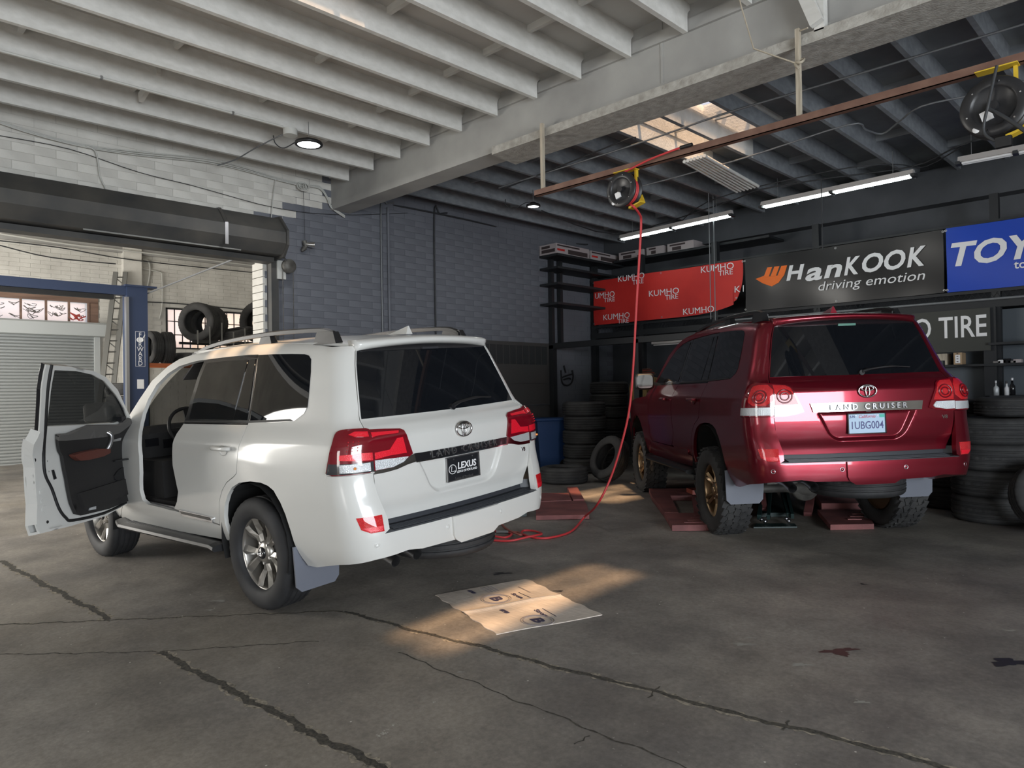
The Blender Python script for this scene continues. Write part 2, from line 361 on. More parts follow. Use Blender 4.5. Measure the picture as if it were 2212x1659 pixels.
# skylight shafts and panes
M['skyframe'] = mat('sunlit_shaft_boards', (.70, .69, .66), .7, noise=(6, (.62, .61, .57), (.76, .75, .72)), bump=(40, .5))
M['pane'] = mat('frosted_skylight_pane', (.85, .88, .9), .35, 0, alpha=.25, spec=.3)
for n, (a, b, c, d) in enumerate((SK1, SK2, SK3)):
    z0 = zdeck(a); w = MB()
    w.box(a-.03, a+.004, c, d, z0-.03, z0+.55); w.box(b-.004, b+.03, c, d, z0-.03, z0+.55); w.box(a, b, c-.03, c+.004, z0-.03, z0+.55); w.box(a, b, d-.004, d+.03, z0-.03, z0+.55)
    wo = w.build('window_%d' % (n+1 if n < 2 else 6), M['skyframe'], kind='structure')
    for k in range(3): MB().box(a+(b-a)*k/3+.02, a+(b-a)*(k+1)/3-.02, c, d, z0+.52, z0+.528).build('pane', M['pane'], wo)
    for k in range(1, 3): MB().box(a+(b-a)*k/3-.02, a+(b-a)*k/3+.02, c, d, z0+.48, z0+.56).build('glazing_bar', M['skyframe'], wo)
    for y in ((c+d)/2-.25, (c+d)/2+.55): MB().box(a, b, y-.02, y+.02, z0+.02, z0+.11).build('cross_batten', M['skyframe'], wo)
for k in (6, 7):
    x = -8.28+.571*k; z0 = 4.48+.0247*x; MB().box(x, x+.006, SK2[2]-.1, SK2[3]+.25, z0+.012, z0+.25).build('sun_painted_face', M['skyframe'], ceil2)  # pale faces paint the skylight's sun onto these joist sides
# main beam with the plank under it
bmn = MB().box(-8.8, 7, YBEAM, 5.65, 3.985, 4.9).build('trim_1', M['beam'], kind='structure')
MB().box(-8.8, 7, YBEAM-.012, YBEAM, 3.985, 4.07).build('soffit_board', M['beam'], bmn)
MB().hexa([(-5.47, 5.27, 3.93), (7, 5.27, 3.93), (7, 5.69, 3.93), (-5.53, 5.69, 3.93), (-5.47, 5.27, 4.012), (7, 5.27, 4.012), (7, 5.69, 4.012), (-5.53, 5.69, 4.012)]).build('plank', M['plank'], bmn)
for x in (-3.42, -.6, 2.2): MB().box(x-.012, x+.012, YBEAM-.006, YBEAM, 4.02, 4.6).build('seam_strip', M['beam'], bmn)
MB().box(-8.8, 7, YBEAM-.03, YBEAM, 4.42, 4.52).build('ledger', M['beam'], bmn)
# back bay edge beam over the mezzanine
MB().box(-8.8, 7, 11.55, 11.8, 4.0, 4.5).build('trim_2', M['dwall'], kind='structure')
# ------------------------------------------------------------------ tyres
def tyre_mesh(name, R=.36, Wd=.245, rim=.215, n=84, rugged=False):
    h = Wd/2; P = [(rim+.004, -h*.62), (rim, -h*.80), (rim+.02, -h*.93), (rim+.06, -h*1.0), (R-.055, -h*.99), (R-.022, -h*.90), (R-.006, -h*.76)]
    g = [-.50, -.18, .18, .50]
    for c in g: P += [(R, h*c-.009), (R-.009, h*c-.005), (R-.009, h*c+.005), (R, h*c+.009)]
    P += [(R-.006, h*.76), (R-.022, h*.90), (R-.055, h*.99), (rim+.06, h), (rim+.02, h*.93), (rim, h*.8), (rim+.004, h*.62)]
    V = []; F = []; m = len(P)
    for k in range(n):
        a = 2*PI*k/n
        for i, (r, z) in enumerate(P):
            if k % 2 and i in (5, 6, 23, 24): r -= .006
            if k % 3 == 0 and i in (7, 14, 15, 22): r -= .003
            V.append((r*math.cos(a), r*math.sin(a), z))
    for k in range(n):
        j = (k+1) % n
        for i in range(m-1): F.append((k*m+i, j*m+i, j*m+i+1, k*m+i+1))
    # inner liner
    Q = [(rim+.004, h*.62), (R-.03, h*.85), (R-.018, 0), (R-.03, -h*.85), (rim+.004, -h*.62)]; b0 = len(V)
    for k in range(n):
        a = 2*PI*k/n; V += [(r*math.cos(a), r*math.sin(a), z) for r, z in Q]
    for k in range(n):
        j = (k+1) % n
        for i in range(4): F.append((b0+k*5+i, b0+j*5+i, b0+j*5+i+1, b0+k*5+i+1))
    mb = MB().add(V, F, True)
    for k in range(n):
        for i in range(7, 22): mb.sm[k*(m-1)+i] = False
    if rugged:
        nl = 34
        for k in range(nl):
            for row, c in enumerate((-.80, -.42, 0, .42, .80)):
                a = 2*PI*(k+.5*(row % 2))/nl; wz = .21 if abs(c) < .7 else .17; tw = .35 if row % 2 else -.35
                X = Vector((math.cos(a), math.sin(a), 0)); T = Vector((-math.sin(a), math.cos(a), 0)); Z = Vector((0, 0, 1))
                T2 = (T+Z*tw).normalized(); Z2 = (Z-T*tw).normalized()
                r0 = R-(0.004 if abs(c) < .7 else .012)
                mb.obox(X*r0+Z*h*c, X, T2, Z2, .0085, R*PI/nl*.86, h*wz*.92)
                if row in (1, 3): mb.obox(X*r0+Z*h*(c+.17)+T*.012, X, (T-Z*tw*1.6).normalized(), (Z+T*tw*1.6).normalized(), .0085, R*PI/nl*.5, h*.08)
    return mb.mesh(name, fix=False)
TY = [tyre_mesh('tyre_a', .355, .235, .215), tyre_mesh('tyre_b', .375, .262, .225), tyre_mesh('tyre_c', .34, .215, .205)]
for t in TY: t.materials.append(M['rubber2'])
def tyre(loc, kind, label, group, rot=(0, 0, 0), s=1.0, cat='tyre'):
    o = bpy.data.objects.new('tyre', TY[kind]); C.objects.link(o); o.location = loc; o.rotation_euler = rot; o.scale = (s, s, s)
    return tag(o, label, cat, group)
# ------------------------------------------------------------------ car body surface (x forward from the rear axle, y left, z up)
def curve(P):
    X = [a for a, b in P]; Y = [b for a, b in P]; n = len(P)
    D = [(Y[i+1]-Y[i])/(X[i+1]-X[i]) for i in range(n-1)]
    Q = [D[0]]+[0 if D[i-1]*D[i] <= 0 else 2*D[i-1]*D[i]/(D[i-1]+D[i]) for i in range(1, n-1)]+[D[-1]]
    def f(x):
        if x <= X[0]: return Y[0]+Q[0]*(x-X[0])
        if x >= X[-1]: return Y[-1]+Q[-1]*(x-X[-1])
        i = 0
        while X[i+1] < x: i += 1
        h = X[i+1]-X[i]; t = (x-X[i])/h; t2 = t*t; t3 = t2*t
        return (2*t3-3*t2+1)*Y[i]+(t3-2*t2+t)*h*Q[i]+(-2*t3+3*t2)*Y[i+1]+(t3-t2)*h*Q[i+1]
    return f
W0 = curve([(.24, .82), (.30, .845), (.38, .885), (.46, .925), (.55, .95), (.70, .968), (.87, .977), (1.0, .976), (1.12, .968), (1.20, .938), (1.28, .893), (1.31, .880), (1.5, .817), (1.75, .738), (1.80, .712), (1.835, .668), (1.855, .62)])
WTOP = curve([(-1.1, 1.66), (-.8, 1.695), (-.5, 1.725), (.2, 1.755), (.93, 1.765), (1.3, 1.76), (2.2, 1.75)])
KX = curve([(-1.3, .94), (-.9, .965), (-.47, .985), (0, 1), (2, 1), (2.9, .99), (3.4, .955)])
def WS(x, z):
    zz = z if z < 1.3 else 1.3+(z-1.3)*.45/(WTOP(x)-1.3)
    return W0(zz)*KX(x)
XC = curve([(.30, 1.15), (.36, 1.175), (.42, 1.192), (.5, 1.205), (.6, 1.208), (.66, 1.203), (.78, 1.18), (.86, 1.158), (.95, 1.143), (1.05, 1.14), (1.17, 1.136), (1.24, 1.095), (1.305, 1.02), (1.45, .962), (1.6, .903), (1.737, .85), (1.79, .82), (1.86, .77)])
AX = curve([(.3, .33), (.6, .30), (.9, .26), (1.1, .24), (1.3, .22), (1.75, .2)])
YRC = curve([(.3, .24), (.6, .225), (.9, .20), (1.1, .19), (1.3, .15), (1.75, .13)])
def sxc(z): return -XC(z)+AX(z)
def ycn(z): return WS(sxc(z), z)-YRC(z)
def xrr(y, z): return -XC(z)+.052*(y/.75)**2
def S(s, z):
    "side (s >= -.75), corner, then the rear (centre at s = -1.8, mirrored beyond)"
    if s < -1.8: x, y, z = S(-3.6-s, z); return (x, -y, z)
    xs = sxc(z)
    if s >= -.75:
        x = s+(xs+.75)*max(0., 1-(s+.75)/1.0); return (x, WS(x, z), z)
    y2 = ycn(z)
    if s <= -1.05:
        y = y2*(1-(-1.05-s)/.75); return (xrr(y, z), y, z)
    t = (-.75-s)/.30; w = WS(xs, z); x2 = xrr(y2, z); dx = .052*2*y2/.5625; cx = x2+dx*(w-y2)
    a = (1-t)**2; b = 2*t*(1-t); c = t*t
    return (a*xs+b*cx+c*x2, a*w+b*w+c*y2, z)
def s_of(y, z):
    lo, hi = -1.8, -.76
    for _ in range(40):
        m = (lo+hi)/2
        if S(m, z)[1] < y: lo = m
        else: hi = m
    return lo
XTG = curve([(.60, 1.08), (.66, 1.095), (.72, 1.10), (.80, 1.125), (.90, 1.138), (.95, 1.141), (1.05, 1.14), (1.17, 1.136), (1.24, 1.095), (1.305, 1.02), (1.45, .962), (1.6, .903), (1.737, .85), (1.79, .82), (1.86, .77)])
def sstep(a, b, x): t = min(1, max(0, (x-a)/(b-a))); return t*t*(3-2*t)
def GT(y, z): return (-XTG(z)+.052*(y/.75)**2, y, z)
def GR(y, z):
    "tailgate with the number plate recess"
    t = min(1, max(0, rdist(y, z)/.042)); d = t*t*(3-2*t)*sstep(0, .010, 1.006-z)
    x, y, z = GT(y, z); return (x+.032*d, y, z)
def rdist(y, z):
    "distance inside the rounded plate recess"
    r = .09; w = lambda zz: .29+.13*(zz-.76)/.26; a = w(z)-abs(y); b = z-.765
    return r-math.hypot(max(0, r-a), max(0, r-b)) if (a < r and b < r) else min(a, b)
def rcontour(d):
    out = []
    for k in range(61):
        z = 1.004-(1.004-.765-d)*(1-math.cos(PI*k/60))/2; lo, hi = 0., .45
        for _ in range(30):
            m = (lo+hi)/2
            if rdist(m, z) > d: lo = m
            else: hi = m
        out.append((lo, z))
    return out+[(-a, b) for a, b in out[::-1][1:]]
REC = [rcontour(d) for d in (.001, .009, .021, .033, .042)]+[[(-.405, 1.0065), (.405, 1.0065)], [(-.405, .9955), (.405, .9955)]]
def ZR(x): return 1.3+.535*(WTOP(x)-1.3)/.45          # height of the roof edge
def FRONT(t, z):
    "front wrap: t 0 at the fender, 1 at the middle, 2 at the other fender"
    m = t if t <= 1 else 2-t; m = min(1, max(0, m)); a = m*PI/2; w = WS(3.30, z); L = .44+.03*math.sin((z-.4)*3)-(.10*sstep(.95, 1.15, z))
    x = 3.30+L*max(0, math.sin(a))**.55; y = w*max(0, math.cos(a))**.62
    return (x, y if t <= 1 else -y, z)
def inset(P, d):
    "move a polygon outline inwards by d"
    n = len(P); A = sum(P[i][0]*P[(i+1) % n][1]-P[(i+1) % n][0]*P[i][1] for i in range(n)); sg = 1 if A > 0 else -1; out = []
    for i in range(n):
        a, b, c = P[i-1], P[i], P[(i+1) % n]
        e1 = Vector((b[0]-a[0], b[1]-a[1])).normalized(); e2 = Vector((c[0]-b[0], c[1]-b[1])).normalized()
        n1 = Vector((-e1.y, e1.x))*sg; n2 = Vector((-e2.y, e2.x))*sg; nn = (n1+n2)
        if nn.length < 1e-6: nn = n1
        nn.normalize(); k = d/max(.5, nn.dot(n1)); out.append((b[0]+nn.x*k, b[1]+nn.y*k))
    return out
def smooth_poly(P, it=1):
    for _ in range(it):
        Q = []
        for i in range(len(P)):
            a, b = P[i], P[(i+1) % len(P)]; Q += [(a[0]*.75+b[0]*.25, a[1]*.75+b[1]*.25), (a[0]*.25+b[0]*.75, a[1]*.25+b[1]*.75)]
        P = Q
    return P
def inside(px, py, P):
    P = np.array(P); c = np.zeros(len(px), bool); n = len(P)
    for i in range(n):
        x1, y1 = P[i]; x2, y2 = P[i-1]
        if y1 == y2: continue
        k = ((y1 > py) != (y2 > py)) & (px < (x2-x1)*(py-y1)/(y2-y1)+x1); c ^= k
    return c
def patch(name, loops, surf, res, th, m, parent, mirror=False, off=0., dz=0., xf=None, fit=False, lines=()):
    "sheet of thickness th whose outline is loops[0] (holes: loops[1:]) in the parameters of surf"
    B = []; E = []; pts = []
    for lp in loops:
        b = len(pts); q = []
        for i in range(len(lp)):
            a, c = lp[i], lp[(i+1) % len(lp)]; d = math.hypot(c[0]-a[0], c[1]-a[1]); n = max(1, int(d/res+.5))
            for j in range(n): q.append((a[0]+(c[0]-a[0])*j/n, a[1]+(c[1]-a[1])*j/n))
        pts += q; E += [(b+i, b+(i+1) % len(q)) for i in range(len(q))]; B.append(q)
    O = np.array(B[0]); x0, y0 = O.min(0); x1, y1 = O.max(0)
    gx, gy = np.meshgrid(np.arange(x0+res/2, x1, res), np.arange(y0+res/2, y1, res)); gx = gx.ravel(); gy = gy.ravel()
    k = inside(gx, gy, B[0])
    for h in B[1:]: k &= ~inside(gx, gy, h)
    gx, gy = gx[k], gy[k]; AP = np.array(pts)
    if len(gx):
        dm = np.full(len(gx), 9.)
        for p in AP: dm = np.minimum(dm, (gx-p[0])**2+(gy-p[1])**2)
        k = dm > (res*.5)**2; gx, gy = gx[k], gy[k]
    allp = [Vector(p) for p in pts]+[Vector((a, b)) for a, b in zip(gx, gy)]
    for ln in lines:
        b = len(allp); q = []
        for i in range(len(ln)-1):
            a, c = ln[i], ln[i+1]; nn_ = max(1, int(math.hypot(c[0]-a[0], c[1]-a[1])/res*1.3+.5)); q += [Vector((a[0]+(c[0]-a[0])*j/nn_, a[1]+(c[1]-a[1])*j/nn_)) for j in range(nn_)]
        q.append(Vector(ln[-1])); allp += q; E += [(b+i, b+i+1) for i in range(len(q)-1)]
    vo, eo, fo, *_ = delaunay_2d_cdt(allp, E, [], 0, 1e-6)
    vv = np.array([(v.x, v.y) for v in vo]); ff = np.array([f for f in fo if len(f) == 3])
    cen = vv[ff].mean(1); k = inside(cen[:, 0], cen[:, 1], B[0])
    for h in B[1:]: k &= ~inside(cen[:, 0], cen[:, 1], h)
    ff = ff[k]
    ar = (vv[ff[:, 1]]-vv[ff[:, 0]]); br = (vv[ff[:, 2]]-vv[ff[:, 0]]); cr = ar[:, 0]*br[:, 1]-ar[:, 1]*br[:, 0]
    ff = ff[np.abs(cr) > 1e-9]; cr = cr[np.abs(cr) > 1e-9]
    ff = [tuple(f) if c > 0 else (f[0], f[2], f[1]) for f, c in zip(ff.tolist(), cr)]
    if fit:
        smp = np.array([surf(u, v) for u, v in vv]); u_, v_ = vv[:, 0], vv[:, 1]; u0, v0 = u_.mean(), v_.mean()
        def basis(u, v): u = u-u0; v = v-v0; return np.array([1+0*u, u, v, u*u, u*v, v*v, u**3])
        cf = np.linalg.lstsq(basis(u_, v_).T, smp, rcond=None)[0]
        surf = lambda u, v: tuple(basis(u, v) @ cf)
    e = 2e-3; P0 = []; N0 = []
    for u, v in vv:
        p = Vector(surf(u, v)); du = Vector(surf(u+e, v))-Vector(surf(u-e, v)); dv = Vector(surf(u, v+e))-Vector(surf(u, v-e))
        n = du.cross(dv)
        n = n.normalized() if n.length > 1e-12 else Vector((0, 0, 1)); P0.append(p); N0.append(n)
    flip = False
    # outward = away from the car's middle
    tst = sum((N0[i].x*(P0[i].x-1.2)+N0[i].y*P0[i].y*2+N0[i].z*(P0[i].z-.9)) for i in range(0, len(P0), max(1, len(P0)//60)))
    if tst < 0: N0 = [-n for n in N0]; flip = True
    Z = Vector((0, 0, dz)); outer = [p+n*off+Z for p, n in zip(P0, N0)]; inner = [p+n*(off-th)+Z for p, n in zip(P0, N0)]
    if xf: outer = [xf(p) for p in outer]; inner = [xf(p) for p in inner]
    n = len(outer); ec = {}
    for f in ff:
        for i in range(3): a, b = f[i], f[(i+1) % 3]; ec[(a, b)] = ec.get((a, b), 0)+1
    rim = [(a, b) for (a, b) in ec if (b, a) not in ec]
    V = outer+inner; F = []; SM = []
    for f in ff:
        F.append((f[0], f[2], f[1]) if flip else f); F.append((f[0]+n, f[1]+n, f[2]+n) if flip else (f[0]+n, f[2]+n, f[1]+n))
    SM = [True]*len(F); rv = {}
    def R_(i):
        if i not in rv: rv[i] = len(V); V.append(V[i])
        return rv[i]
    for a, b in rim:
        q = (R_(a), R_(b), R_(b+n), R_(a+n)); F.append(q if flip else q[::-1]); SM.append(False)
    if mirror: V = [Vector((v.x, -v.y, v.z)) for v in V]; F = [f[::-1] for f in F]
    me = bpy.data.meshes.new(name); me.from_pydata([tuple(v) for v in V], [], F); me.polygons.foreach_set('use_smooth', SM)
    if not xf:
        NN = [((x.x, -x.y if mirror else x.y, x.z) if i < n else (0, 0, 0)) for i, x in enumerate(N0)]+[(0, 0, 0)]*(len(V)-n)
        me.normals_split_custom_set_from_vertices(NN)
    me.update(); return link(name, me, m, parent)
# outlines traced on that surface, shared by both cars
DH = [(.463, .552), (.403, .732), (.336, .82), (.259, .882), (.167, .928), (.13, .955), (.107, 1.105), (.1, 1.142), (.08, 1.285), (.072, 1.32), (.095, 1.55), (.12, 1.764), (.274, 1.769), (.657, 1.769), (.931, 1.765), (1.132, 1.757), (1.342, 1.735), (1.525, 1.681), (1.702, 1.592), (1.9, 1.46), (2.07, 1.31), (2.125, 1.2), (2.125, .66), (2.06, .6), (1.19, .598), (.9, .582)]
RD_FRONT = [(1.167, .612), (1.093, .676), (1.043, .761), (1.063, .859), (1.093, .964), (1.091, 1.053), (1.085, 1.166), (1.072, 1.209), (1.03, 1.283)]
RD_LOW = [(.463, .556), (.403, .732), (.336, .82), (.259, .882), (.167, .928), (.13, .955), (.107, 1.105), (.1, 1.142), (.08, 1.283)]
RDP = RD_LOW+RD_FRONT[::-1]
FDP = RD_FRONT+[(2.09, 1.283), (2.125, 1.2), (2.125, .66), (2.06, .602), (1.19, .600)]
FDP = [(p[0]+(.0 if i > 8 else .006), p[1]) for i, p in enumerate(FDP)]
APER = [(1.0, 1.765), (1.132, 1.757), (1.342, 1.735), (1.525, 1.681), (1.702, 1.592), (1.802, 1.476), (1.84, 1.362), (1.829, 1.287), (1.73, 1.153), (1.70, 1.013), (1.714, .868), (1.759, .719), (1.742, .642), (1.657, .61), (1.378, .605), (1.248, .597)]
DH_OPEN = DH[:14]+[(.931, 1.765)]+APER+[(1.167, .6), (.9, .582)]
ARCH_R = [(.376, .571), (.366, .626), (.328, .714), (.267, .79), (.197, .852), (.106, .89), (-.02, .908), (-.135, .907), (-.206, .891), (-.259, .863)]
ARCH_R2 = [(-.259, .863), (-.307, .79), (-.338, .711), (-.363, .607), (-.379, .512), (-.407, .424), (-.434, .366)]
ARCH_F = [(2.85+.41*math.cos(a)*(1 if a < PI/2 else 1.02), .46+.44*math.sin(a)) for a in [PI*(1.06-.112*i) for i in range(11)]]
gy = [(.94, .741), (.987, .744), (1.10, .745), (1.243, .745), (1.301, .727), (1.389, .702), (1.497, .678), (1.644, .638), (1.73, .606)]
GATE_S = [(s_of(y+.004, z), z) for z, y in gy]
BODY_OUT = ARCH_R2[:1]+[(-.664, .894), (-.716, .911), (-.756, .985), (-1.056, .985)]+[g for g in GATE_S if g[1] > 1.0]+[(s_of(.59, 1.765), 1.765)] \
    + [(-.80, ZR(-.80)), (-.5, ZR(-.5)), (-.1, ZR(-.1)), (.4, ZR(.4)), (.92, 1.833), (1.194, 1.819), (1.387, 1.797), (1.561, 1.745), (1.813, 1.63), (1.973, 1.488), (2.12, 1.335), (2.30, 1.19), (2.31, 1.14)] \
    + [(2.15, 1.12), (2.15, .58), (2.36, .43), (2.30, .385), (.353, .44)]+ARCH_R
FENDER = [(2.155, .585), (2.155, 1.125), (2.30, 1.150), (2.9, 1.12), (3.30, 1.06), (3.30, .62), (3.262, .55)]+ARCH_F[::-1][:0]+[(p[0], p[1]) for p in ARCH_F[::-1]]+[(2.40, .42)]
FENDER = [(2.155, .585), (2.155, 1.125), (2.30, 1.150), (2.9, 1.12), (3.30, 1.06), (3.30, .50), (3.25, .46)]+[(2.85+.41*math.cos(a), .46+.44*math.sin(a)) for a in [PI*i/10 for i in range(1, 11)]]+[(2.40, .42)]
BUMP = [(-.259, .863), (-.664, .894), (-.716, .911), (-.756, .983), (-1.056, .983)]+[(s_of(y+.006, z), z) for z, y in ((.987-.01, .741), (.893, .737), (.797, .722), (.70, .70))]+[(s_of(.705, .64), .64), (s_of(.74, .618), .618)]
BUMP_BOT = [(-1.731, .452), (-1.533, .463), (-1.268, .467), (-1.15, .484), (-1.018, .474), (-.952, .468), (-.773, .432), (-.516, .367)]
def mir(P): return [(-3.6-a, b) for a, b in P[::-1]]
BUMP_ALL = BUMP+mir(BUMP)+ARCH_R2[1:][:0]+[(-3.6-a, b) for a, b in ARCH_R2[1:]]+mir(BUMP_BOT)+BUMP_BOT[:1][:0]+BUMP_BOT+ARCH_R2[1:][::-1]
QWIN = [(.06, 1.300), (.085, 1.55), (.112, 1.762), (-.117, 1.757), (-.349, 1.747), (-.512, 1.737), (-.560, 1.726), (-.588, 1.70), (-.591, 1.618), (-.578, 1.506), (-.568, 1.396), (-.537, 1.353), (-.441, 1.307), (-.2, 1.297)]
RFRAME = [(.085, 1.286), (.078, 1.32), (.10, 1.55), (.124, 1.760), (.274, 1.765), (.657, 1.765), (.927, 1.761), (.98, 1.633), (1.017, 1.466), (1.026, 1.286)]
RGLASS = [(.300, 1.312), (.276, 1.55), (.255, 1.735), (.60, 1.742), (.875, 1.738), (.925, 1.625), (.955, 1.465), (.965, 1.312)]
RGLASS2 = [(.105, 1.312), (.122, 1.55), (.142, 1.735), (.235, 1.735), (.256, 1.55), (.283, 1.312)]
FFRAME = [(1.034, 1.286), (1.025, 1.47), (.99, 1.64), (.94, 1.760), (1.132, 1.753), (1.342, 1.731), (1.525, 1.677), (1.702, 1.588), (1.9, 1.456), (2.065, 1.306), (2.085, 1.286)]
FGLASS = [(1.10, 1.312), (1.085, 1.47), (1.055, 1.62), (1.015, 1.735), (1.132, 1.728), (1.33, 1.706), (1.505, 1.655), (1.68, 1.567), (1.87, 1.437), (1.975, 1.312)]
def frame_xf(pose):
    x, y, a, ro, pi, zg = pose
    return Matrix.Translation((x, y, zg)) @ Matrix.Rotation(a, 4, 'Z') @ Matrix.Rotation(-pi, 4, 'Y') @ Matrix.Rotation(ro, 4, 'X')
def wheel(root, x, side, R, rimm, kind, steer=0, zc=None):
    "wheel mesh with tyre, cap and nuts as sub-parts; the local +Z axis of the wheel points outwards"
    zc = R if zc is None else zc
    Mx = Matrix.Translation((x, side*.815, zc)) @ Matrix.Rotation(steer, 4, 'Z') @ Matrix.Rotation(-side*PI/2, 4, 'X')
    rr = .252; o = .088; mb = MB()
    mb.lathe([(rr-.012, -.12), (rr-.012, o-.02), (rr-.004, o), (rr+.006, o), (rr+.008, o-.012), (rr, -.12)], 48)
    mb.lathe([(rr-.012, -.10), (.05, -.10)], 40); mb.lathe([(.155, -.03), (.155, .0), (.05, .0)], 32)
    npair = 5 if kind == 'w' else 6
    for k in range(npair):
        for sgn in (-1, 1):
            a0 = 2*PI*k/npair+PI/2+(sgn*(.17 if kind == 'w' else .11)); a1 = a0+sgn*(.12 if kind == 'w' else .02)
            def P(r, a, dt, z): return (r*math.cos(a)-dt*math.sin(a), r*math.sin(a)+dt*math.cos(a), z)
            w0, w1 = (.020, .036) if kind == 'w' else (.014, .024); st = []
            for r, w, z, aa in ((.055, w0, o-.026, a0), (.13, w0*1.15, o-.030, a0*.6+a1*.4), (.20, w1*.9, o-.012, a1), (rr-.006, w1, o-.004, a1)):
                st.append([P(r, aa, -w, z-.012), P(r, aa, -w*.25*sgn, z+.004), P(r, aa, w, z-.012), P(r, aa, 0, z-.045)])
            V = [p for s4 in st for p in s4]; F = []
            for i in range(3):
                for j in range(4): F.append((i*4+j, i*4+(j+1) % 4, i*4+4+(j+1) % 4, i*4+4+j))
            mb.add(V, F)
    mb.lathe([(.085, o-.05), (.078, o-.022), (.055, o-.012), (.040, o-.010)], 30)
    me = mb.mesh('wheel'); wo = link('wheel', me, rimm, root); wo.matrix_local = Mx
    t = TYW if kind == 'w' else TYR; link('tyre', t, None, wo)
    c = MB().lathe([(.0, o+.004), (.034, o+.004), (.041, o-.002), (.042, o-.014)], 24); link('hub_cap', c.mesh('hub_cap'), M['blackg'] if kind == 'w' else M['bronze'], wo)
    if kind == 'w':
        e = emblem_mesh(.028); eo = link('cap_emblem', e, M['chrome'], wo); eo.matrix_local = Matrix.Translation((0, 0, o+.005))
    for k in range(5):
        a = 2*PI*k/5+.25; n_ = MB().cyl((.075*math.cos(a), .075*math.sin(a), o-.05), (.075*math.cos(a), .075*math.sin(a), o-.016), .0115, .010, 6); link('lug_nut', n_.mesh('lug_nut'), M['chrome'], wo)
    b = MB().lathe([(.0, -.02), (.15, -.02), (.155, -.04)], 28); link('brake_disc', b.mesh('brake_disc'), M['axle'], wo)
    return wo
def emblem_mesh(s):
    "three interlocking ellipses, half width s, flat in XY"
    mb = MB()
    def el(cx, cy, a, b, r):
        mb.tube([(cx+a*math.cos(2*PI*k/40), cy+b*math.sin(2*PI*k/40), 0) for k in range(40)], r, 6, closed=True)
    el(0, 0, s, s*.66, s*.085); el(0, s*.27, s*.66, s*.24, s*.075); el(0, -s*.02, s*.22, s*.53, s*.075)
    return mb.mesh('emblem')
TYW = tyre_mesh('tyre_road', .392, .272, .245, 96); TYW.materials.append(M['rubber'])
TYR = tyre_mesh('tyre_rugged', .412, .282, .248, 68, True); TYR.materials.append(M['rubber2'])
WSX = None
